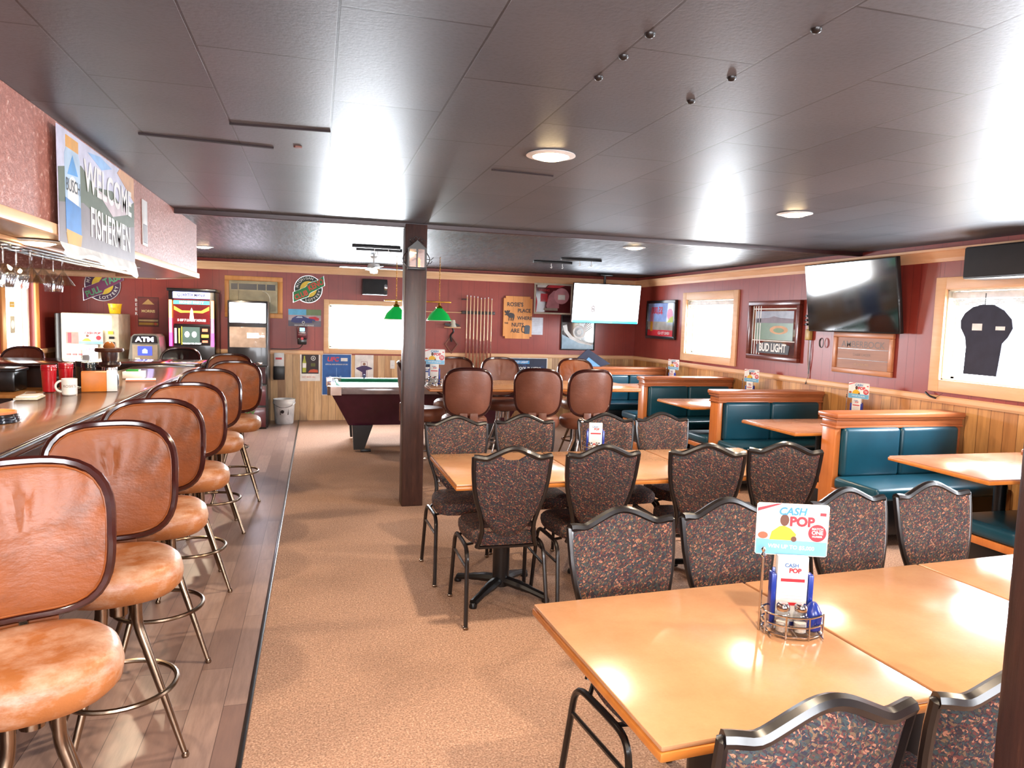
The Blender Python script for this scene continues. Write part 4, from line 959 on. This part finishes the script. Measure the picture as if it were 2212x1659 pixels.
# vending advertisement frame and the white wing mirror
t = frame_pic(('framed_racing_mirror', 'white framed mirror with red stripes between moose sign and hanging television', 'mirror'), (3.72, YB - .002, 1.72), 0, .66, .50, .028, M['cream'], .03)
b = MB().box((-.3, -.016, .03), (.3, -.01, .47), flat((96, 40, 44), .1, coat=.8))
b.prism([(-.28, .47), (-.1, .47), (-.14, .43), (-.28, .43)], -.017, -.016, M['white']).prism([(-.08, .47), (.2, .47), (.1, .43), (-.12, .43)], -.0172, -.016, RD).prism([(-.3, .3), (-.27, .2), (-.29, .03), (-.3, .03)], -.0172, -.016, RD)
b.disc(.14, .3, .13, -.0176, -.016, flat((214, 150, 160), .2)).prism([(-.12, .13), (-.08, .3), (.0, .38), (.1, .4), (.1, .1), (-.1, .1)], -.0174, -.016, flat((190, 130, 140), .2)).box((.08, -.0185, .24), (.2, -.016, .32), M['white'])
b.box((-.22, -.018, .2), (-.1, -.016, .33), flat((186, 30, 44), .2)); b.text('RACING', -.16, .385, .05, RD, -.0185, .01); b.box((-.16, -.0182, .06), (.08, -.016, .1), flat((150, 140, 130))); b.obj('mirror', t)
t = frame_pic(('hockey_mirror', 'black framed mirror with white winged wheel under the hanging television', 'mirror'), (4.17, YB - .002, 1.14), 0, .60, .58, .02, M['black'], .03)
b = MB().box((-.285, -.016, .02), (.285, -.01, .56), flat((36, 22, 26), .06, coat=.8)).prism([(-.285, .02), (.285, .02), (.285, .1), (-.0, .13), (-.285, .26)], -.017, -.016, flat((150, 180, 200), .2))
sw = [(-.27, .40), (-.24, .30), (-.14, .19), (.02, .12), (.25, .08), (.25, .1), (.04, .16), (-.1, .23), (-.18, .32), (-.2, .42)]
b.prism(sw, -.0178, -.016, M['white']); b.disc(.02, .3, .11, -.018, -.016, M['white']).disc(.02, .3, .08, -.0184, -.016, flat((60, 40, 40), .2)).disc(.02, .3, .04, -.0188, -.016, M['white'])
for k in range(5): b.prism([(.1, .30 + k * .03), (.24 - k * .01, .40 + k * .028), (.25 - k * .01, .385 + k * .028), (.11, .28 + k * .03)], -.0186, -.016, M['white'])
b.obj('mirror', t)
# bow-tie shaped tabletop leaning in the corner: dark metal funnel
t = thing('folded_pennant', 'dark folded triangular pennant standing on top of the farthest booth', 'pennant', (3.92, 9.97, .951))
MB().prism([(-.32, .0), (-.02, .26), (.35, .04), (.2, .0), (.0, .14), (-.12, .0)], -.01, .01, flat((34, 42, 62), .3)).prism([(-.12, 0), (.0, .14), (.2, 0)], -.004, .012, flat((92, 140, 180), .4)).obj('cloth', t)
sheet('yellow_picture', (4.12, yb, .70), 0, .36, .26, M['cream'], lambda b, y, w, h: b.box((-w * .46, y, .015), (w * .46, y + .0004, h - .015), flat((112, 120, 44))), 'small yellow green picture low in the back corner behind the stools', 'picture')

# ---------------------------------------------------------------- machines on the back wall
plum = flat((96, 30, 40), .3, coat=.3)
t = thing('slot_machine', 'tall gaming machine framed by glowing orange and pink side tubes', 'machine', (-1.64, 10.5, .004))
MB().box((-.29, .0, 0), (.29, .5, 1.86), M['blackm'], .012).box((-.31, -.02, 1.86), (.31, .5, 1.90), M['blackm'], .01).box((-.3, -.24, .62), (.3, .02, .80), M['blackm'], .02).box((-.27, -.16, 0), (.27, .01, .62), M['blackm'], .01).obj('cabinet', t)
MB().box((-.23, -.03, 1.765), (.23, .0, 1.85), E((176, 182, 255), 2.5), .005).text('QUARTER MANIA', 0, 1.808, .055, M['blackm'], -.032, .03, sx=.8).obj('lit_topper', t)
for s in (-1, 1):
    q = MB(); H = [(1.12, (230, 40, 120)), (1.30, (235, 60, 90)), (1.48, (250, 120, 60)), (1.74, (255, 160, 50))]
    for (z0, c), (z1, _) in zip([H[0], (1.30, H[1][1]), (1.5, H[2][1]), ], [(1.30, 0), (1.5, 0), (1.74, 0)]):
        q.tube([(s * .262, -.022, z0), (s * .262, -.022, z1)], .019, E(c, 7), 12)
    q.obj('neon_tube', t)
q = MB().box((-.225, -.012, 1.42), (.225, .0, 1.755), flat((120, 36, 40), .2)).box((-.225, -.014, 1.685), (.225, -.011, 1.735), E((70, 190, 180), 1.2)).text('MONEY PARTY', .0, 1.71, .045, E((240, 240, 240), 2), -.016, .03)
for s in (-1, 1): q.prism([(s * .22, 1.66), (s * .12, 1.60), (.0, 1.60), (0, 1.575), (s * .14, 1.57), (s * .22, 1.61)], -.015, -.011, E((255, 130, 40), 2.4))
q.prism([(-.03, 1.46), (.03, 1.46), (.015, 1.6), (0, 1.64), (-.015, 1.6)], -.017, -.011, E((255, 220, 200), 1.8)).text('5 OF 7 LUCKY HOUSE', 0, 1.47, .04, E((255, 240, 230), 2), -.018, .03, sx=.9)
q.obj('upper_display', t)
q = MB().box((-.23, -.012, 1.13), (.23, 0, 1.395), flat((30, 26, 26), .2)).box((-.115, -.015, 1.145), (.10, -.011, 1.38), E((70, 90, 84), .7)).box((-.215, -.015, 1.16), (-.19, -.011, 1.36), E((240, 240, 255), 1.6)).box((-.165, -.015, 1.16), (-.15, -.011, 1.36), E((230, 230, 90), 1.2)).box((-.13, -.014, 1.14), (-.122, -.011, 1.385), E((230, 220, 60), 1))
q.box((.13, -.015, 1.17), (.2, -.011, 1.2), E((250, 120, 90), 1)).box((.12, -.015, 1.24), (.21, -.011, 1.28), E((255, 180, 60), 1.6)).box((.13, -.015, 1.32), (.2, -.011, 1.36), E((250, 120, 90), 1))
q.disc(-.06, 1.28, .03, -.017, -.012, E((240, 240, 240), 2), rz=.04).disc(.03, 1.28, .03, -.017, -.012, E((240, 240, 240), 2), rz=.04); q.text('TOUCH TO START', 0, 1.155, .028, E((255, 255, 255), 1.5), -.018, .02); q.obj('game_screen', t)
q = MB().box((-.27, -.19, .8), (.27, -.0, .82), M['blackm'], .005)
for x in (.16, .22): q.box((x, -.245, .74), (x + .025, -.24, .765), E((70, 255, 140), 3))
for k in range(5): q.lathe([(.014, 0), (.014, .01)], flat((200, 60, 60), .3), 10, (-.18 + k * .06, -.1, .82))
q.obj('button_deck', t)
t = thing('arcade_cabinet', 'dark cabinet machine with white lit screen and maroon lower panels by the bucket', 'machine', (-.92, 10.42, .004))
MB().box((-.26, .0, 0), (.26, .55, 1.76), M['blackm'], .01).box((-.27, -.16, .62), (.27, .01, .88), M['blackm'], .015).box((-.25, -.12, 0), (.25, .01, .62), M['blackm'], .008).obj('cabinet', t)
MB().box((-.235, -.012, 1.46), (.235, .0, 1.73), E((236, 232, 255), 6), .006).obj('lit_top_screen', t)
q = MB().box((-.235, -.012, 1.12), (.235, .0, 1.40), flat((186, 164, 148), .06, coat=1), .004).box((-.01, -.0125, 1.25), (.14, -.011, 1.32), E((255, 240, 210), 2)); q.obj('lower_screen', t)  # pale tone and glowing patch paint glare onto this screen
q = MB().box((-.24, -.165, .64), (.24, -.158, .86), flat((60, 30, 34), .25)).box((-.05, -.1, .882), (.10, -.04, .9), RD, .003).box((.12, -.16, .885), (.20, -.1, .93), M['chrome'], .006).box((-.1, -.168, .80), (.06, -.163, .83), M['cream']); q.obj('control_deck', t)
q = MB().box((-.24, -.128, .33), (.24, -.12, .60), plum, .004).box((-.24, -.128, .03), (.24, -.12, .3), plum, .004)
for k in range(3): q.box((-.03 + k * .025, -.131, .545), (-.012 + k * .025, -.128, .575), E((60, 255, 90), 2.5))
q.text('WIN', 0, .50, .04, flat((220, 200, 210)), -.131, .02).text('COINS', 0, .40, .04, flat((170, 130, 140)), -.131, .02).text('LUCKY', -.05, .19, .1, flat((70, 120, 50)), -.131, .03, rot=.2).text('PICK', .02, .11, .08, flat((190, 70, 50)), -.131, .03).disc(.12, .07, .05, -.131, -.128, flat((226, 196, 40)), rz=.02); q.obj('lower_panels', t)
t = thing('cash_machine', 'grey cash machine with round shoulders and a lit letters sign', 'machine', (-2.17, 10.25, .004))
pf = [(-.2, 0), (.2, 0), (.2, .95), (.165, 1.24), (.13, 1.275), (-.13, 1.275), (-.165, 1.24), (-.2, .95)]
MB().prism(pf, .0, .4, flat((120, 118, 112), .4)).obj('body', t)
q = MB().prism([(-.155, 1.16), (.155, 1.16), (.14, 1.245), (.12, 1.262), (-.12, 1.262), (-.14, 1.245)], -.012, 0, M['blackm']).text('ATM', 0, 1.207, .085, E((220, 215, 255), 5), -.014, .03, sx=1.25); q.obj('lit_sign', t)
q = MB().box((-.15, -.01, .86), (.15, 0, 1.14), flat((146, 130, 112), .4), .004).box((-.085, -.014, 1.0), (.085, -.008, 1.12), E((50, 60, 150), 1.2)).prism([(-.03, 1.03), (.03, 1.03), (.03, 1.07), (.0, 1.09), (-.03, 1.07)], -.016, -.013, E((150, 190, 255), 3)).box((-.12, -.014, .92), (-.06, -.008, .97), M['cream']).box((.03, -.02, .9), (.12, -.008, .925), M['black']); q.obj('console', t)
t = thing('ticket_vending_machine', 'white ticket vending machine with a bright lit top panel in the back left corner', 'machine', (-2.86, 10.45, .004))
MB().box((-.34, 0, 0), (.34, .6, 1.53), flat((186, 176, 156), .4), .015).obj('body', t); MB().box((-.42, .03, 0), (-.345, .6, 1.52), M['blackm'], .005).obj('side_panel', t)
MB().box((-.27, -.012, 1.33), (.25, 0, 1.50), E((255, 240, 200), 9), .006).obj('lit_panel', t)
q = MB().box((-.28, -.008, 1.13), (-.12, 0, 1.28), flat((150, 110, 100))).box((-.26, -.01, 1.14), (-.22, -.007, 1.27), RD)
for k in range(3): q.box((-.28 + k * .07, -.008, .98), (-.235 + k * .07, 0, 1.0), flat((200, 90, 90))).box((-.29 + k * .07, -.01, .9), (-.24 + k * .07, 0, .925), flat((120, 110, 100)))
q.box((.21, -.008, 1.26), (.27, 0, 1.3), flat((230, 190, 40))).box((.22, -.01, 1.2), (.28, 0, 1.23), M['black']).box((.22, -.012, 1.06), (.285, 0, 1.16), M['black'], .004).box((.225, -.014, 1.1), (.26, -.01, 1.14), M['white']).box((.24, -.016, 1.08), (.25, -.01, 1.09), E((60, 255, 100), 2)); q.obj('control_panel', t)
q = MB().box((-.13, -.02, 1.13), (.15, -.01, 1.31), M['white']).box((-.13, -.021, 1.13), (.15, -.0195, 1.165), flat((116, 180, 216))).prism([(-.1, 1.165), (-.06, 1.2), (-.02, 1.205), (.02, 1.165)], -.0215, -.02, flat((228, 178, 40))).disc(-.03, 1.235, .018, -.022, -.02, flat((110, 70, 50))).disc(.1, 1.21, .03, -.022, -.02, RD).text('CASH POP', .03, 1.27, .04, RD, -.0225, .03).box((-.09, -.02, .93), (.09, -.01, 1.12), flat((216, 214, 226))).text('CASH', 0, 1.06, .035, flat((190, 110, 150)), -.0215, .03); q.obj('taped_posters', t)
b = MB().lathe([(.062, 0), (.066, .004), (.08, .12), (.084, .122), (.084, .132), (.076, .132), (.06, .01), (.01, .008)], flat((226, 190, 30), .4), 22)
o = b.text('TIPS', 0, .06, .04, flat((180, 130, 10)), -.079, .02).obj('yellow_bucket', loc=(-2.6, 10.6, 1.535)); tag(o, 'small yellow bucket standing on top of the ticket machine', 'bucket')
# white bucket on the floor
t = thing('white_pail', 'white plastic pail with dark label on the floor by the arcade cabinet', 'bucket', (-.46, 10.85, .004))
MB().lathe([(.125, 0), (.13, .01), (.148, .29), (.158, .29), (.16, .31), (.152, .33), (.152, .345), (.158, .35), (.155, .36), (.146, .36), (.125, .012), (.01, .01)], M['white'], 32).obj('pail', t)
q = MB().box((-.055, -.002, .14), (.065, 0, .24), flat((90, 76, 70))).box((.01, -.004, .185), (.06, -.001, .2), M['white']).disc(-.02, .185, .025, -.004, -.001, flat((40, 32, 34)))
q.v = [(x, -math.sqrt(.139 ** 2 - x * x) + y * 1.0 - .0035, z) for x, y, z in q.v]; q.obj('label', t)
MB().tube([(.155 * math.cos(a), -.155 * abs(math.sin(a)) * .3 - .13 * math.sin(a) , .33 - .08 * math.sin(a)) for a in [PI * k / 14 for k in range(15)]], .003, M['chrome'], 6).obj('handle', t)
# wall mounted jar machine, power box
t = thing('breath_tester', 'small maroon wall device with blue screen hung under the car photo', 'device', (-.215, YB - .01, 1.15))
MB().box((-.075, -.07, .08), (.075, 0, .27), plum, .012).box((-.065, -.085, 0), (.065, 0, .1), M['blackm'], .015).obj('housing', t)
q = MB().box((-.035, -.074, .2), (.035, -.069, .25), E((100, 210, 240), 2)).text('WINNER', 0, .175, .025, M['white'], -.073, .02).text('INSERT COIN', 0, .145, .018, flat((220, 160, 160)), -.073, .02).disc(.0, .09, .02, -.09, -.084, RD); q.obj('front_panel', t)
MB().tube(fillet([(.015, -.03, .01), (-.035, -.02, -.06), (-.235, -.02, -.075), (-.445, -.02, -.07)], .05), .006, M['blackm'], 6).obj('power_cord', t)
t = thing('leaflet_box', 'black wall pocket with white leaflets between arcade cabinet and beer poster', 'box', (-.545, YB - .002, .62))
MB().box((-.08, -.05, 0), (.08, -.001, .2), M['black'], .006).obj('pocket', t); MB().box((-.07, -.03, .18), (.07, -.012, .40), M['white'], .002).box((-.05, -.032, .3), (.04, -.03, .33), RD).obj('leaflets', t)

# air conditioner in its wooden frame
t = frame_pic(('window_air_conditioner', 'beige air conditioner set in a yellow wood frame high on the back wall', 'air conditioner'), (-.895, YB - .002, 1.53), 0, .80, .60, .07, M['pine_o'], .035)
AC = flat((176, 164, 132), .5)
b = MB().box((-.33, -.13, .07), (.33, -.0, .53), AC, .012).box((-.315, -.136, .40), (.315, -.128, .49), M['black'])
for x in (-.315, -.21, .05, .17, .305): b.box((x, -.142, .395), (x + .012, -.13, .495), AC)
b.box((-.32, -.142, .485), (.32, -.13, .5), AC).box((-.32, -.142, .385), (.32, -.13, .4), AC).obj('housing', t)
b = MB()
for k in range(26): b.box((-.19, -.137, .10 + k * .0108), (.31, -.131, .105 + k * .0108), flat((160, 150, 124), .6))
b.box((-.205, -.14, .09), (-.2, -.13, .385), flat((120, 110, 90))).obj('grille', t)
MB().tube([(.1 + .13 * math.sin(a), -.15, .26 + .13 * math.cos(a)) for a in [.2 + k * .22 for k in range(9)]], .006, M['cream'], 6).obj('looped_cord', t)

# ---------------------------------------------------------------- pool table, lamp, cues
t = thing('pool_table', 'coin pool table with green cloth in front of the bright window', 'pool table', (1.32, 8.98, 0))
HL, HW = 1.2, .66; lamr = flat((150, 138, 140), .12, coat=.8)
bod = flat((74, 30, 46), .18, coat=.5)
b = MB()
vs = [(-HL + .04, -HW + .05, .70), (HL - .04, -HW + .05, .70), (HL - .04, HW - .05, .70), (-HL + .04, HW - .05, .70), (-HL + .24, -HW + .17, .32), (HL - .24, -HW + .17, .32), (HL - .24, HW - .17, .32), (-HL + .24, HW - .17, .32)]
b.add(vs, [(0, 1, 2, 3), (4, 5, 6, 7), (0, 1, 5, 4), (1, 2, 6, 5), (2, 3, 7, 6), (3, 0, 4, 7)], bod).obj('cabinet', t, smooth=False)
b = MB()
for a, c in (((-HL + .1, -HW), (HL - .1, -HW + .1)), ((-HL + .1, HW - .1), (HL - .1, HW)), ((-HL, -HW + .1), (-HL + .1, HW - .1)), ((HL - .1, -HW + .1), (HL, HW - .1))): b.box((a[0], a[1], .70), (c[0], c[1], .785), lamr, .012)
b.obj('rails', t)
MB().box((-HL + .1, -HW + .1, .7), (HL - .1, HW - .1, .745), flat((22, 128, 96), .85)).obj('playing_cloth', t)
b = MB(); gr = flat((22, 128, 96), .8)
for a, c in (((-HL + .18, -HW + .1), (HL - .18, -HW + .14)), ((-HL + .18, HW - .14), (HL - .18, HW - .1)), ((-HL + .1, -HW + .18), (-HL + .14, HW - .18)), ((HL - .14, -HW + .18), (HL - .1, HW - .18))): b.box((a[0], a[1], .745), (c[0], c[1], .782), gr, .01)
b.obj('cushions', t)
for sx in (-1, 1):
    for sy in (-1, 1):
        q = MB(); cx, cy = sx * (HL - .07), sy * (HW - .07)
        q.prism([(cx + sx * x, cy + sy * y) for x, y in [(-.08, -.0), (-.03, -.03), (0, -.08), (.075, -.08), (.075, .04), (.04, .075), (-.08, .075)]], .69, .79, M['chrome'], plane='XY').obj('corner_casting', t)
        MB().prism([(sx * (HL - .52), .32), (sx * (HL - .28), .32), (sx * (HL - .30), .0 + .03), (sx * (HL - .42), .03)], sy * (HW - .2) - .06, sy * (HW - .2) + .06, M['blackm']).box((sx * (HL - .41) - .03, sy * (HW - .2) - .05, 0), (sx * (HL - .41) + .09 * 1, sy * (HW - .2) + .05, .03), M['black'], .004).obj('leg', t)
tag(MB().lathe([(.012, 0), (.014, .02), (.012, .045), (.004, .05)], flat((60, 60, 110)), 12).obj('cue_chalk', loc=(.60, 9.55, .786)), 'small chalk piece standing on the pool table far rail', 'chalk')
t = thing('billiard_lamp', 'brass bar lamp with green shades hanging over the pool table', 'lamp', (1.22, 9.0, 1.57))
def gshade():
    t = NT('green_glass_shade'); t.base(lin((16, 140, 60))); t.b.inputs['Emission Color'].default_value = lin((20, 170, 70)); t.b.inputs['Emission Strength'].default_value = .2
    return t.fin(.2)
gs = gshade(); br = flat((190, 140, 60), .25, 1)
for x in (-.27, .27):
    c = MB().lathe([(.15, 0), (.153, .004), (.115, .08), (.045, .15), (.04, .155), (.043, .152), (.108, .08), (.147, .002)], gs, 4 * 6, (x, 0, 0), sq=3).obj('shade', t)
    MB().lathe([(.148, -.004), (.153, -.004), (.153, .004), (.148, .004)], M['cream'], 24, (x, 0, 0), sq=3).obj('rim', c)
    MB().lathe([(.035, .15), (.045, .17), (.02, .19), (.012, .24)], br, 14, (x, 0, 0)).obj('fitter', t)
MB().box((-.42, -.015, .225), (.42, .015, .245), br, .006).obj('bar', t)
for x in (-.27, .27):
    q = MB(); n = 26
    for k in range(n):
        z0 = .245 + (ZC - 1.57 - .25) * k / n
        q.tube([(x + (.006 if k % 2 else 0) * math.cos(a), (0 if k % 2 else .006) * math.cos(a), z0 + .012 + .014 * math.sin(a)) for a in [2 * PI * j / 8 for j in range(8)]], .0022, br, 4, True)
    q.obj('chain', t)
# wall lamp with diamond mirror
t = thing('wall_sconce', 'wall sconce with small cream shade, dark bird ornament and diamond mirror', 'lamp', (2.05, YB - .002, 1.04))
MB().lathe([(.055, .43), (.057, .43), (.03, .54), (.028, .54)], M['cream'], 20, (.01, -.06, 0)).lathe([(.13, .415), (.135, .42), (.13, .43)], M['pine'], 20, (0, -.07, 0)).obj('shade', t)
MB().tube(fillet([(0, -.02, .2), (-.03, -.05, .3), (.03, -.05, .36), (0, -.05, .42)], .06, 5), .014, M['black'], 8).prism([(-.13, .46), (-.05, .44), (.0, .46), (.1, .44), (.12, .46), (.05, .49), (-.05, .48), (-.12, .49)], -.09, -.06, M['black']).obj('bracket', t)
dm = [(0, 0), (.11, .155), (0, .31), (-.11, .155)]; di = [(x * .78, .155 + (z - .155) * .78) for x, z in dm]
b = MB(); n = 4
for k in range(4): b.prism([dm[k], dm[(k + 1) % 4], di[(k + 1) % 4], di[k]], -.025, -.002, flat((120, 60, 40), .3))
b.obj('diamond_frame', t); MB().prism(di, -.012, -.004, flat((110, 50, 56), .06, coat=1)).obj('mirror', t)
# cue rack and cues
t = thing('cue_rack', 'dark wall rack bar holding the pool cues against the back wall', 'rack', (0, YB - .002, 0))
MB().box((2.2, -.04, 1.68), (2.74, -.0, 1.73), M['cabinet'], .004).box((2.2, -.045, 1.90), (2.3, 0, 1.92), M['cabinet'], .003).obj('clip_bar', t)
MB().box((2.16, -.055, .48), (2.76, -.0, .52), M['cabinet'], .004).obj('lower_shelf', t)
for k in range(9): MB().tube([(2.245 + .057 * k, -.045, 1.705), (2.245 + .057 * k, -.062, 1.705)], .008, M['black'], 6).obj('clip', t)
def cue():
    t = thing('pool_cue', '', 'cue')
    MB().tube([(0, 0, .72), (0, 0, 1.38)], [.010, .0065], wood('pale_maple_shaft', (220, 172, 120), (240, 200, 150), 'Z', 6, .25, .5), 10).obj('shaft', t)
    MB().tube([(0, 0, 0), (0, 0, .72)], [.0155, .010], wood('brown_cue_butt', (120, 50, 24), (170, 84, 44), 'Z', 6, .2, .6), 10).obj('butt', t)
    MB().tube([(0, 0, 1.38), (0, 0, 1.40)], .007, M['white'], 8).obj('ferrule', t)
    return t
cu = cue(); hts = [.03, .02, .01, .0, -.04, -.03, -.01, -.05]
for k in range(8): place(cu, (2.273 + .057 * k, YB - .085, .54 + hts[k] * .5 + .02), 0, 'pool cue in the wall rack, ' + ['leftmost of the eight', 'second from the left', 'third from the left', 'fourth from the left', 'fifth from the left', 'third from the right', 'second from the right', 'rightmost of the eight'][k], 'pool cues in the wall rack')
dup(cu, (1.60, YB - .04, .50), 0, 'single pool cue standing alone on the wall just right of the post', 'single cue')
tag(MB().tube([(1.55, YB - .03, 1.70), (2.2, YB - .03, 1.70)], .007, M['pine'], 8).obj('wood_dowel'), 'thin horizontal wooden stick on the wall left of the cue rack', 'stick')

# ---------------------------------------------------------------- ceiling things
t = thing('ceiling_fan', 'ceiling fan with thin dark blades near the back wall, left of the post', 'fan', (.68, 9.15, 2.2))
MB().tube([(0, 0, .05), (0, 0, .168)], .012, M['white'], 8).lathe([(.05, .15), (.03, .12)], M['white'], 14).lathe([(.07, 0), (.08, .02), (.07, .05), (.02, .06)], M['white'], 18).obj('motor', t)
for k in range(4): MB().box((.07, -.045, -.004), (.42, .045, .004), M['blackm'], .003, T=Matrix.Rotation(k * PI / 2 + .1, 4, 'Z') @ Matrix.Rotation(.12, 4, 'X')).obj('blade', t)
MB().lathe([(.03, 0), (.05, -.03), (.045, -.06), (.01, -.065)], E((255, 250, 235), 2.5), 14).obj('light_globe', t)
t = thing('ceiling_rail', '', 'rail')
MB().box((-.26, -.018, -.03), (.26, .018, -.001), M['black'], .003).obj('rail', t)
for x in (-.02, .13):
    MB().tube(fillet([(x, 0, -.03), (x, 0, -.06), (x + .012, 0, -.075), (x, 0, -.09), (x - .01, 0, -.078)], .012), .004, M['white'], 6).obj('hook', t)
for x, y, rz, l in [(.62, 8.0, 0, 'dark ceiling rail left of the post over the pool table'), (.68, 8.35, 0, 'second dark ceiling rail left of the post, farther back'), (3.08, 8.2, 0, 'dark ceiling rail with white hook right of the post, nearer one'), (2.9, 8.75, 0, 'dark ceiling rail with white hooks right of the post, farther one')]:
    place(t, (x, y, ZC - .001), rz, l, 'dark rails fixed to the far ceiling')
sc_ = MB().lathe([(.015, 0), (.014, -.005), (.009, -.010), (.002, -.012)], M['black'], 14).obj('ceiling_screw_cap'); fst = True
for i, (x, y) in enumerate([(.85, 1.81), (.85, 1.98), (.85, 2.17), (1.235, 1.64), (1.235, 2.03), (1.235, 2.28)]):
    o = sc_ if fst else sc_.copy()
    if not fst: COL.objects.link(o)
    fst = False; o.location = (x, y, ZC); tag(o, 'black screw cap on a ceiling joint, ' + ['nearest of the left row', 'middle of the left row', 'farthest of the left row', 'nearest of the right row', 'middle of the right row', 'farthest of the right row'][i], 'cap', 'black caps on the ceiling joints')
for i, (a, c, w) in enumerate([((-.76, 3.53), (-.20, 3.58), .022), ((-.35, 3.2), (.05, 3.17), .012), ((.86, 3.64), (1.2, 3.665), .01)]):
    L = math.hypot(c[0] - a[0], c[1] - a[1])
    struct(MB().box((0, -w / 2, -.006), (L, w / 2, 0), flat((34, 14, 18), .8), T=Matrix.Translation((a[0], a[1], ZC)) @ Matrix.Rotation(math.atan2(c[1] - a[1], c[0] - a[0]), 4, 'Z')).obj('trim_%d' % (11 + i)))  # thin dark strip standing in for the shade of an open tile gap
tag(MB().lathe([(.02, 0), (.018, -.006), (.002, -.007)], flat((110, 60, 46)), 9, sq=3).obj('ceiling_plug', loc=(-.09, 3.52, ZC)), 'small rust brown plug in the ceiling beside the long dark gap', 'plug')

# ---------------------------------------------------------------- lantern on the post
t = thing('wall_lantern', 'black iron lantern with amber glass mounted on the timber post', 'lantern', (.78, 5.948, 1.99))
MB().box((-.075, -.1, 0), (.075, -.002, .02), M['black'], .003).prism([(-.08, .165), (.08, .165), (.0, .235)], -.105, -.002, M['black']).box((-.075, -.02, .02), (.075, -.002, .165), M['black']).box((-.075, -.1, .02), (-.062, -.088, .165), M['black']).box((.062, -.1, .02), (.075, -.088, .165), M['black']).box((-.006, -.1, .02), (.006, -.09, .165), M['black']).obj('cage', t)
MB().box((-.065, -.094, .02), (.065, -.09, .165), M['amber']).box((-.07, -.09, .02), (-.066, -.02, .165), M['amber']).box((.066, -.09, .02), (.07, -.02, .165), M['amber']).obj('amber_glass', t)
MB().lathe([(.012, .02), (.014, .08), (.006, .1)], E((255, 190, 90), 1.5), 10, (.02, -.055, 0)).obj('bulb', t)
q = MB()
for cx in (-.045, -.012, .022, .05): q.tube([(cx + .016 * math.cos(a), -.09, .255 - abs(cx) * .5 + .016 * math.sin(a)) for a in [k * .6 for k in range(9)]], .003, M['black'], 5)
for s in (-1, 1):
    q.tube([(s * (.08 + .03 * math.sin(k * .5)), -.05, .03 + k * .018) for k in range(8)], .004, M['black'], 5).tube([(s * .085, -.05, .09), (s * .12, -.05, .085), (s * .14, -.05, .105)], .003, M['black'], 5).tube([(s * .085, -.05, .06), (s * .115, -.05, .055), (s * .13, -.05, .075)], .003, M['black'], 5)
q.obj('scroll_work', t)

# ---------------------------------------------------------------- shirt hung in the near window, power strip, cords
t = thing('shop_shirt', 'dark knitted shirt shape hung inside the near right window, with two white tags', 'garment', (XR - .02, 4.53, 1.27), R)
pts = [(-.17, 0), (.13, .0), (.15, .2), (.155, .26), (.20, .31), (.235, .38), (.22, .45), (.15, .52), (.05, .565), (-.04, .57), (-.13, .55), (-.2, .5), (-.235, .44), (-.23, .38), (-.18, .3), (-.165, .22)]
MB().prism(pts, -.012, .006, flat((52, 54, 70), .9)).obj('cloth', t)
MB().box((-.12, -.014, .36), (-.03, -.011, .415), M['white']).obj('white_tag', t); MB().box((.09, -.014, .365), (.17, -.011, .395), M['white']).obj('white_tag', t)
MB().tube([(-.03, -.0, .565), (-.03, .0, .66)], .004, M['black'], 5).obj('hanger_cord', t)
t = thing('power_strip', 'yellow power strip with plugs on the wall left of the wide television', 'power strip', (XR - .002, 6.66, 1.50), R)
MB().box((-.03, -.03, .0), (.03, -.001, .28), flat((190, 160, 90), .4), .006).box((-.045, -.045, -.02), (.035, -.001, .1), flat((180, 150, 80), .4), .012).obj('housing', t)
for k in range(3): MB().box((-.02, -.07, .14 + k * .045), (.012, -.03, .165 + k * .045), M['black'], .004).tube([(-.02, -.055, .15 + k * .045), (-.05, -.06, .145 + k * .045)], .005, M['black'], 5).obj('plug', t)
MB().tube(fillet([(0, -.02, -.02), (-.01, -.015, -.2), (.02, -.012, -.42), (0, -.035, -.5)], .05), .005, flat((150, 110, 80)), 6).tube(fillet([(.02, -.02, -.02), (.03, -.015, -.2), (.01, -.012, -.45), (.01, -.035, -.5)], .05), .005, M['blackm'], 6).obj('cord', t)
q = MB()
for k in range(3): q.tube([(XR - .03 - .004 * k, 6.44 + (.025 + .006 * k) * math.sin(a), 1.46 + .05 * math.cos(a)) for a in [2 * PI * j / 14 for j in range(14)]], .003, M['black'], 5, True)
tag(q.obj('coiled_cable'), 'small coil of black cable under the left corner of the wide television', 'cable')
tag(MB().prism([(-.02, .09), (.02, .09), (.03, .0), (.005, .04), (-.03, .005)], -.006, -.001, flat((130, 30, 50), .5)).obj('ribbon', loc=(XR - .002, 6.18, 1.42), rz=R), 'small dark red ribbon on the wall under the wide television', 'ribbon')
tag(MB().tube(fillet([(-.05, -.04, .03), (0, -.045, .0), (.06, -.04, -.01)], .03), .009, M['black'], 6).tube([(.06, -.035, -.005), (.12, -.03, .035)], .002, M['black'], 5).obj('clip_pen', loc=(XR - .002, 5.0, 1.05), rz=R), 'small black pen like clip hooked on the right wall rail', 'clip')
sheet('door_notice', (XL - .04, 9.66, 1.28), PI / 2, .13, .2, flat((150, 140, 120)), lambda b, y, w, h: b.disc(0, .1, .05, y, y + .0005, M['white']), 'grey notice on the bright glass door, lower of two', 'notice')
sheet('door_notice', (XL - .04, 9.66, 1.58), PI / 2, .14, .07, flat((210, 170, 60)), lambda b, y, w, h: b.box((-.05, y, .03), (.05, y + .0005, .04), M['cream']), 'small yellow notice on the bright glass door, upper of two', 'notice')
